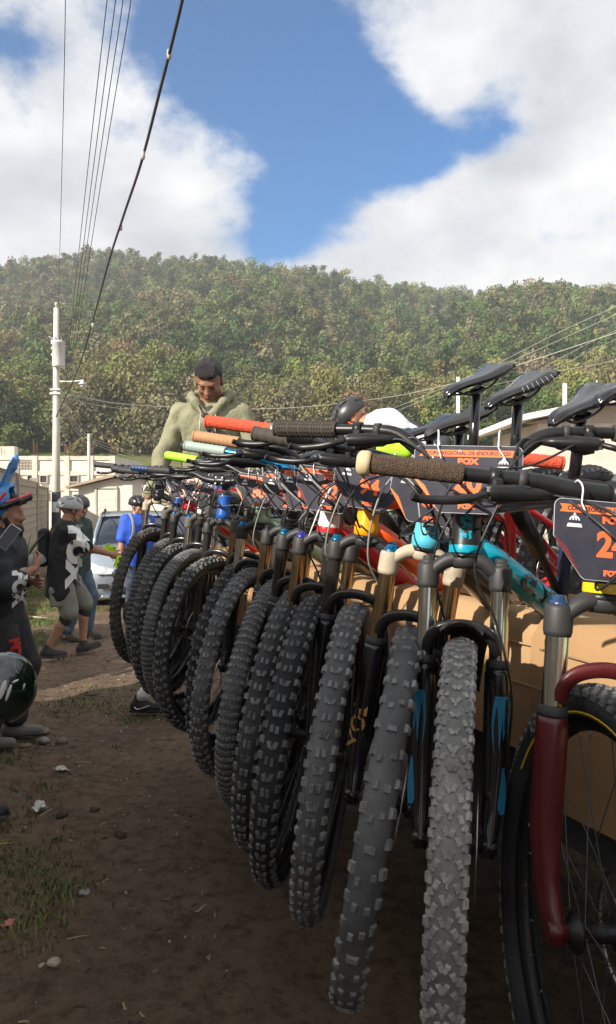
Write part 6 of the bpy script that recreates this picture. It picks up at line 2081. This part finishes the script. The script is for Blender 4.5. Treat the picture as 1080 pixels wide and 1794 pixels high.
# ------------------------------------------------------------------ parked car
def make_car():
    silver = mat('car_silver_blue', (0.36, 0.41, 0.47), .22, .55, coat=.6)
    glass = mat('car_glass', (0.012, 0.018, 0.030), .05, spec=.7)
    blkp = mat('car_black_plastic', (0.02, 0.02, 0.022), .6)
    chrome = mat('car_chrome', (0.7, 0.7, 0.7), .12, 1.0)
    # own frame: x forward, y to its left, z up; origin under the middle of the front axle line
    at = Vector((-3.02, 13.2, 0))
    r = empty('parked_car', Matrix.Translation(at) @ Matrix.Rotation(R(-76), 4, 'Z'))
    tag(r, 'silver blue saloon car parked facing the row of bikes', 'car')
    # body: rings from nose to tail, half-profile (y, z) mirrored
    st = [  # x, half width at sill, half width at belt, sill z, belt z, centre z (bonnet or deck)
        (2.10, .50, .46, .30, .56, .60), (2.06, .66, .60, .22, .64, .66), (1.98, .78, .72, .19, .70, .72), (1.80, .83, .80, .18, .76, .79), (1.40, .85, .83, .18, .83, .88), (1.00, .85, .84, .18, .88, .95),
        (.75, .85, .845, .18, .90, .97), (0, .86, .85, .18, .93, .96), (-.8, .86, .85, .18, .95, .98), (-1.5, .85, .84, .19, .97, 1.02), (-1.95, .82, .79, .24, .96, 1.01), (-2.20, .74, .70, .34, .90, .92), (-2.26, .66, .62, .40, .80, .82)]
    rings = []
    for x, ws, wb, zs, zb, zc in st:
        half = [(0, zs), (ws * .86, zs), (ws * .98, zs + .05), (ws * 1.0, zs + .5 * (zb - zs)), (wb * 1.0, zb - .05), (wb * .96, zb - .005), (wb * .80, zb + (zc - zb) * .45), (wb * .40, zc - .012), (0, zc)]
        rings.append([(x, y, z) for y, z in half] + [(x, -y, z) for y, z in half[-2:0:-1]])
    MB().loft(rings).build('car_body', silver, r)
    # glasshouse
    gh = [(1.02, .70, .93, .70, .935), (.78, .73, .96, .66, 1.10), (.30, .76, .96, .60, 1.36), (.05, .77, .96, .585, 1.405), (-.6, .77, .97, .585, 1.43), (-1.1, .76, .98, .57, 1.39), (-1.45, .73, 1.0, .55, 1.22), (-1.75, .68, 1.0, .60, 1.03)]
    rings = []
    for x, wb, zb, wt, zt in gh:
        half = [(0, zb - .05), (wb, zb - .05), ((wb + wt) / 2 + .015, (zb + zt) / 2), (wt, zt - .02), (wt * .8, zt), (0, zt + .012)]
        rings.append([(x, y, z) for y, z in half] + [(x, -y, z) for y, z in half[-2:0:-1]])
    MB().loft(rings).build('glasshouse', glass, r)
    roof = []
    for x, wb, zb, wt, zt in gh[2:6]:
        roof.append([(x, wt * q, zt + .006 + .016 * (1 - q * q)) for q in (-1.02, -.6, -.2, .2, .6, 1.02)])
    roof = [[(p[0] + .03, p[1], p[2] - .01) for p in roof[0]]] + roof[1:]
    MB().loft(roof, cap=False, closed=False).loft([[(p[0], p[1], p[2] - .012) for p in q][::-1] for q in roof], cap=False, closed=False).build('roof_panel', silver, r)
    for s in (-1, 1):
        MB().tube([(1.00, s * .715, .94), (.78, s * .705, 1.10), (.30, s * .635, 1.355), (.0, s * .60, 1.41)], [.028, .026, .026, .03], n=8).build('windscreen_pillar', silver, r)
        MB().tube([(-.45, s * .785, .95), (-.50, s * .60, 1.41)], .03, n=8).build('door_pillar', blkp, r)
        MB().tube([(-1.05, s * .59, 1.40), (-1.45, s * .60, 1.22), (-1.80, s * .68, 1.0)], .045, n=8).build('rear_pillar', silver, r)
        mi = Field(.014); mi.ell((.72, s * .93, 1.00), (.06, .10, .065)); mi.cone((.72, s * .80, .95), (.72, s * .88, .98), .02, k=.02)
        mi.build('wing_mirror', silver, r)
        # headlamp set into the corner of the nose
        hl = empty('headlight'); hl.parent = r
        pts = [(2.085, s * .36, .60), (2.04, s * .60, .66), (1.86, s * .775, .735), (1.84, s * .79, .64), (1.97, s * .745, .565), (2.07, s * .60, .525), (2.10, s * .40, .53)]
        cen = Vector((2.0, s * .60, .61))
        out = Vector((.045, s * .030, .012))
        m = MB(); n = len(pts)
        m.add([Vector(p) + out for p in pts] + [cen + out * 1.9], [((i, (i + 1) % n, n) if s > 0 else ((i + 1) % n, i, n)) for i in range(n)], 0, True)
        m.add([Vector(p) for p in pts] + [Vector(p) + out for p in pts], [((i, (i + 1) % n, n + (i + 1) % n, n + i)) for i in range(n)], 0, True)
        m.build('lens', mat('lamp_lens', (.55, .58, .60), .08, .25, coat=1.0), hl)
        for dy, rr in ((.50, .050), (.63, .058)):
            f = Field(.010); f.ell((2.085 - (dy - .5) * .45, s * dy, .60 + (dy - .5) * .18), (.03, rr, rr)); f.build('reflector', chrome, hl)
        MB().box((2.135, s * .55, .36), (.03, .16, .07)).build('fog_lamp', blkp, r)
        for x in (1.28, -1.32):
            wl = empty('wheel', Matrix.Translation((x, s * .76, .31))); wl.parent = r
            MB().lathe([(.19, -.09), (.27, -.10), (.305, -.08), (.31, 0), (.305, .08), (.27, .10), (.19, .09)], axis='y', n=30, closed=True).build('tyre', mat('car_tyre', (.02, .02, .02), .85), wl)
            m = MB().lathe([(.20, -.07), (.20, .07), (.185, .085), (.17, .05), (.06, .06), (0, .06)], axis='y', n=26)
            if s < 0: m.v = [(v[0], -v[1], v[2]) for v in m.v]; m.f = [q[::-1] for q in m.f]
            m.build('rim', DULL, wl)
            MB().lathe([(.33, -.02), (.365, -.02), (.365, .02), (.33, .02)], (x, s * .845, .31), axis='y', n=30, closed=True).build('wheel_arch', blkp, r)
    MB().box((2.11, 0, .545), (.04, .46, .075), bev=.01).build('grille', blkp, r)
    MB().box((2.135, 0, .545), (.012, .10, .05), bev=.004).build('grille_badge', chrome, r)
    MB().box((2.12, 0, .30), (.05, .80, .09), bev=.015).build('lower_grille', blkp, r)
    MB().box((2.09, 0, .20), (.10, 1.15, .05), bev=.012).build('front_lip', silver, r)
    MB().box((2.145, 0, .42), (.014, .34, .11), bev=.003).build('licence_plate', mat('plate_pale', (.62, .62, .60), .5), r)
    MB().tube(spline([(1.0, -.70, .945), (1.4, -.60, .905), (1.95, -.40, .72)], 5), .006, n=5).build('bonnet_seam', blkp, r)
    MB().tube(spline([(1.0, .70, .945), (1.4, .60, .905), (1.95, .40, .72)], 5), .006, n=5).build('bonnet_seam', blkp, r)
    for s in (-1, 1):
        MB().tube([(.95, s * .25, .965), (.72, s * .05, 1.13)], .008, n=5).build('wiper', blkp, r)
        MB().tube([(.25, s * .57, 1.42), (-.2, s * .58, 1.47), (-.8, s * .58, 1.47), (-1.05, s * .57, 1.42)], .014, n=7).build('roof_rail', blkp, r)
        MB().box((-.1, s * .865, .86), (.16, .03, .03), bev=.008).build('door_handle', silver, r)
make_car()

# ================================================================== verge grass, stones, litter
def make_verge():
    rng = np.random.default_rng(3)
    gm = mat('verge_grass', (0.075, 0.125, 0.025), .8, col2=(0.20, 0.185, 0.07), vscale=1.3, detail=6)
    N = 150000
    y = rng.uniform(4.6, 16, N); x = wall_x(y) + rng.uniform(0.05, 2.9, N)
    dist = x - wall_x(y)
    # grass thins out towards the beaten track; it grows in patches
    n = fbm(x * 1.6, y * 1.6, 3, 41)
    edge = np.interp(y, [2.4, 4, 6, 8, 11, 16], [1.75, 1.70, 1.55, 1.45, 1.5, 1.8])
    keep = (n + 1.6 * (0.98 - dist / edge) > rng.uniform(-.35, .75, N))
    x, y = x[keep], y[keep]
    # a few tufts nearer the camera
    tx = []; ty = []
    for px, py, r_, k in ((30, 1545, .16, 420), (60, 1610, .10, 260), (15, 1500, .14, 300), (95, 1560, .07, 120), (10, 1425, .12, 160), (70, 1375, .07, 90), (115, 1235, .16, 200)):
        g0 = G(px, py); tx.append(g0.x + rng.normal(0, r_, k)); ty.append(g0.y + rng.normal(0, r_, k))
    x = np.concatenate([x] + tx); y = np.concatenate([y] + ty)
    z = ground_z(x, y) - .004
    n = len(x)
    a = rng.uniform(0, 6.28, n); h = rng.uniform(.010, .042, n) * (1 + .5 * (rng.uniform(size=n) > .93)); w = rng.uniform(.0025, .0055, n)
    ln = rng.uniform(.2, 1.1, n) * h
    dx, dy = np.cos(a), np.sin(a)
    b = np.stack([x, y, z], 1); side = np.stack([-dy, dx, 0 * dx], 1) * w[:, None]
    lean = np.stack([dx, dy, 0 * dx], 1)
    m_ = b + lean * (ln * .35)[:, None] + np.array([0, 0, 1]) * (h * .65)[:, None]
    t = b + lean * ln[:, None] + np.array([0, 0, 1]) * h[:, None]
    V = np.stack([b - side, b + side, m_ + side * .8, m_ - side * .8, t - side * .1, t + side * .1], 1).reshape(-1, 3)
    I = np.arange(n)[:, None] * 6
    F = np.concatenate([I + np.array([[0, 1, 2, 3]]), I + np.array([[3, 2, 5, 4]])])
    tag(put('grass', np_mesh('grass', V, F, gm)), 'patchy short grass along the foot of the block wall', 'grass', kind='stuff')
    # straw, chips and crumbs of earth strewn over the track
    n = 1100
    y = rng.uniform(2.3, 10, n); x = rng.uniform(-1, 1, n) * .9 + (wall_x(y) + 1.75)
    z = ground_z(x, y)
    a = rng.uniform(0, 6.28, n); L = rng.uniform(.004, .022, n) * (1 + 1.6 * (rng.uniform(size=n) > .95)); w = rng.uniform(.0015, .006, n)
    d = np.stack([np.cos(a), np.sin(a), rng.uniform(-.1, .15, n)], 1); s = np.stack([-np.sin(a), np.cos(a), 0 * a], 1)
    c = np.stack([x, y, z + .003], 1)
    V = np.stack([c - d * L[:, None] - s * w[:, None], c + d * L[:, None] - s * w[:, None] * .7, c + d * L[:, None] * .8 + s * w[:, None], c - d * L[:, None] * .9 + s * w[:, None], c + np.array([0, 0, 1]) * (w * 1.1)[:, None]], 1).reshape(-1, 3)
    I = np.arange(n)[:, None] * 5
    F = np.concatenate([I + np.array([[0, 1, 4]]), I + np.array([[1, 2, 4]]), I + np.array([[2, 3, 4]]), I + np.array([[3, 0, 4]])])
    mats = [mat('straw_bit', (.34, .26, .15), .9), mat('earth_crumb', (.07, .05, .035), .95), mat('grit', (.36, .33, .29), .9)]
    mi = np.tile(rng.choice(3, n, p=[.25, .5, .25]), 4)
    tag(put('litter', np_mesh('litter', V, F, mats, mi)), 'straw, chips and earth crumbs strewn over the track', 'litter', kind='stuff')

    # fine gravel trodden into the track
    t_ = (1 + 5 ** .5) / 2
    ico = np.array([(-1, t_, 0), (1, t_, 0), (-1, -t_, 0), (1, -t_, 0), (0, -1, t_), (0, 1, t_), (0, -1, -t_), (0, 1, -t_), (t_, 0, -1), (t_, 0, 1), (-t_, 0, -1), (-t_, 0, 1)]) / 1.9
    tri = np.array([(0, 11, 5), (0, 5, 1), (0, 1, 7), (0, 7, 10), (0, 10, 11), (1, 5, 9), (5, 11, 4), (11, 10, 2), (10, 7, 6), (7, 1, 8), (3, 9, 4), (3, 4, 2), (3, 2, 6), (3, 6, 8), (3, 8, 9), (4, 9, 5), (2, 4, 11), (6, 2, 10), (8, 6, 7), (9, 8, 1)])
    n = 6000
    y = 2.2 + 7 * rng.uniform(0, 1, n) ** 1.5; x = rng.uniform(-1.25, 1.25, n) + (wall_x(y) + 1.9)
    kp = fbm(x * 2.2, y * 2.2, 3, 91) > rng.uniform(-.9, .6, n); x, y = x[kp], y[kp]; n = len(x)
    sz = rng.uniform(.0015, .0045, n) * (1 + 1.6 * (rng.uniform(size=n) > .96))
    jit = ico[None] * rng.uniform(.7, 1.25, (n, 12, 1)) * sz[:, None, None] * np.array([1.2, 1, .6])
    a = rng.uniform(0, 6.28, n); ca, sa = np.cos(a)[:, None], np.sin(a)[:, None]
    V = np.stack([jit[..., 0] * ca - jit[..., 1] * sa + x[:, None], jit[..., 0] * sa + jit[..., 1] * ca + y[:, None], jit[..., 2] + (ground_z(x, y) + sz * .2)[:, None]], -1).reshape(-1, 3)
    F = (np.arange(n)[:, None, None] * 12 + tri[None]).reshape(-1, 3)
    gm2 = [mat('gravel_brown', (.17, .125, .09), .95, var=.3, vscale=3), mat('gravel_pale', (.27, .235, .19), .95, var=.3, vscale=3), mat('gravel_dark', (.07, .055, .045), .95)]
    tag(put('gravel', np_mesh('gravel', V, F, gm2, np.repeat(rng.choice(3, n, p=[.55, .2, .25]), 20))), 'fine gravel and grit trodden into the track', 'gravel', kind='stuff')

    def stone(px, py, size, label, m_, seed):
        g0 = G(px, py); rr = np.random.default_rng(seed)
        f = Field(max(.004, size * .09))
        for i in range(4):
            f.ell(rr.uniform(-.35, .35, 3) * size * np.array([1, 1, .3]), rr.uniform(.45, .75, 3) * size * np.array([1, .8, .55]), np.array(Matrix.Rotation(rr.uniform(0, 3), 3, 'Z')), size * .12)
        o = f.build('stone', m_, None, Matrix.Translation((g0.x, g0.y, float(ground_z(g0.x, g0.y)) + size * .18)))
        tag(o, label, 'stone', 'loose stones on the track')
    sm = mat('pale_stone', (.42, .36, .28), .9, var=.2, vscale=30, bump=.4, bscale=60); sg = mat('grey_stone', (.26, .25, .24), .9, var=.2, vscale=30, bump=.4, bscale=60); sb = mat('dirt_stone', (.2, .155, .11), .95, var=.25, vscale=30, bump=.4)
    stone(96, 1680, .034, 'angular pale tan stone lying by itself on the bare dirt', sm, 1)
    stone(74, 1682, .018, 'small tan stone next to the angular pale one', sm, 2)
    stone(148, 1567, .030, 'smooth rounded grey stone on the track', sg, 3)
    stone(72, 1293, .065, 'flat grey stone near the held helmet', sg, 4)
    stone(70, 1281, .085, 'dark flat clod of earth behind the flat grey stone', sb, 5)
    stone(44, 1303, .05, 'reddish flat stone beside the flat grey stone', sb, 6)
    stone(108, 1296, .06, 'low sandy stone half sunk in the track', sb, 7)
    for i, (px, py, s) in enumerate(((165, 1418, .035), (210, 1465, .040), (110, 1422, .045))):
        stone(px, py, s, 'dark crumbly clod of earth on the trodden track', mat('dark_clod', (.065, .045, .03), .95, var=.3, vscale=40, bump=.6), 20 + i)

    def crumple(name, px, py, w, d, hgt, m_, label, cat, seed):
        g0 = G(px, py); rr = np.random.default_rng(seed)
        n_ = 9; X, Y = np.meshgrid(np.linspace(-1, 1, n_), np.linspace(-1, 1, n_), indexing='ij')
        Z = hgt * (.5 + .5 * fbm(X * 1.3 + seed, Y * 1.3, 3, seed)) + .003
        X2 = X * w / 2 * (1 + .2 * fbm(Y * 2, X, 2, seed + 1)); Y2 = Y * d / 2 * (1 + .2 * fbm(X * 2, Y, 2, seed + 2))
        I = np.arange(n_ * n_).reshape(n_, n_)
        F = np.stack([I[:-1, :-1], I[1:, :-1], I[1:, 1:], I[:-1, 1:]], -1).reshape(-1, 4)
        o = put(name, np_mesh(name, np.stack([X2, Y2, Z], -1).reshape(-1, 3), F, m_), None, Matrix.Translation((g0.x, g0.y, float(ground_z(g0.x, g0.y)))) @ Matrix.Rotation(rr.uniform(0, 3), 4, 'Z'))
        tag(o, label, cat)
    crumple('paper_scrap', 70, 1412, .07, .06, .045, mat('litter_white', (.72, .71, .70), .8), 'crumpled white paper tissue on the trodden track', 'paper', 4)
    crumple('paper_scrap', 108, 1346, .09, .05, .025, mat('litter_offwhite', (.60, .56, .50), .8), 'flattened off-white scrap beyond the white tissue', 'paper', 5)
    crumple('paper_scrap', 14, 1607, .045, .04, .012, mat('litter_pink', (.62, .20, .19), .8), 'pink red paper scrap among the near grass tufts', 'paper', 6)

    def stick(name, a, b, r_, m_, label, cat):
        p, q = G(*a), G(*b)
        p.z = float(ground_z(p.x, p.y)) + r_; q.z = float(ground_z(q.x, q.y)) + r_
        tag(MB().tube([p, p.lerp(q, .5) + Vector((.004, .003, .002)), q], [r_, r_ * .9, r_ * .5], n=6).build(name, m_), label, cat)
    tw = mat('twig', (.20, .15, .10), .9, var=.2); 
    stick('twig', (118, 1645), (156, 1638), .003, mat('pale_twig', (.36, .30, .22), .9), 'pale straight twig on the bare dirt', 'twig')
    stick('twig', (130, 1556), (190, 1553), .0025, tw, 'thin brown twig beside the smooth grey stone', 'twig')
    stick('drinking_straw', (-10, 1476), (25, 1468), .004, mat('straw_yellow', (.62, .42, .04), .5), 'yellow drinking straw by the black shoe', 'straw')
    stick('twig', (150, 1217), (176, 1216), .006, tw, 'dark twig on the pale part of the track', 'twig')
    stick('rope', (48, 1081), (96, 1086), .012, mat('rope_pale', (.55, .45, .33), .9), 'pale rope lying on the verge grass behind the legs', 'rope')
    # spiky plant at the foot of the wall
    o = empty('spiky_plant', Matrix.Translation((wall_x(13.5) + .75, 13.5, 0)))
    tag(o, 'spiky green agave-like plant at the foot of the wall', 'plant')
    lm = mat('agave_leaf', (.06, .095, .03), .6, col2=(.12, .13, .05), vscale=5)
    rr = random.Random(9)
    for i in range(26):
        a = rr.uniform(0, 6.28); e = rr.uniform(.25, 1.35); L = rr.uniform(.5, .85)
        d = Vector((math.cos(a) * math.cos(e), math.sin(a) * math.cos(e), math.sin(e)))
        base = Vector((0, 0, .55))
        MB().tube([base, base + d * L * .5 + Vector((0, 0, .03)), base + d * L], [(.006, .022), (.005, .026), (.001, .002)], n=6).build('leaf', lm, o)
    MB().tube([(0, 0, -.05), (0, 0, .6)], [.09, .07], n=8).build('trunk', BARK, o)
make_verge()

# ================================================================== the air between here and the hill
def make_haze():
    m = bpy.data.materials.new('thin_haze'); m.use_nodes = True
    nt = m.node_tree
    nt.nodes.remove(nt.nodes['Principled BSDF'])
    v = nt.nodes.new('ShaderNodeVolumePrincipled')
    v.inputs['Color'].default_value = (0.93, 0.95, 1.0, 1)
    v.inputs['Density'].default_value = 0.0008
    v.inputs['Anisotropy'].default_value = 0.2
    nt.links.new(v.outputs[0], nt.nodes['Material Output'].inputs['Volume'])
    o = MB().box((0, 250, 69), (1960, 1200, 146)).build('haze', m)
    tag(o, 'thin pale haze in the valley air', 'haze', kind='stuff')
make_haze()
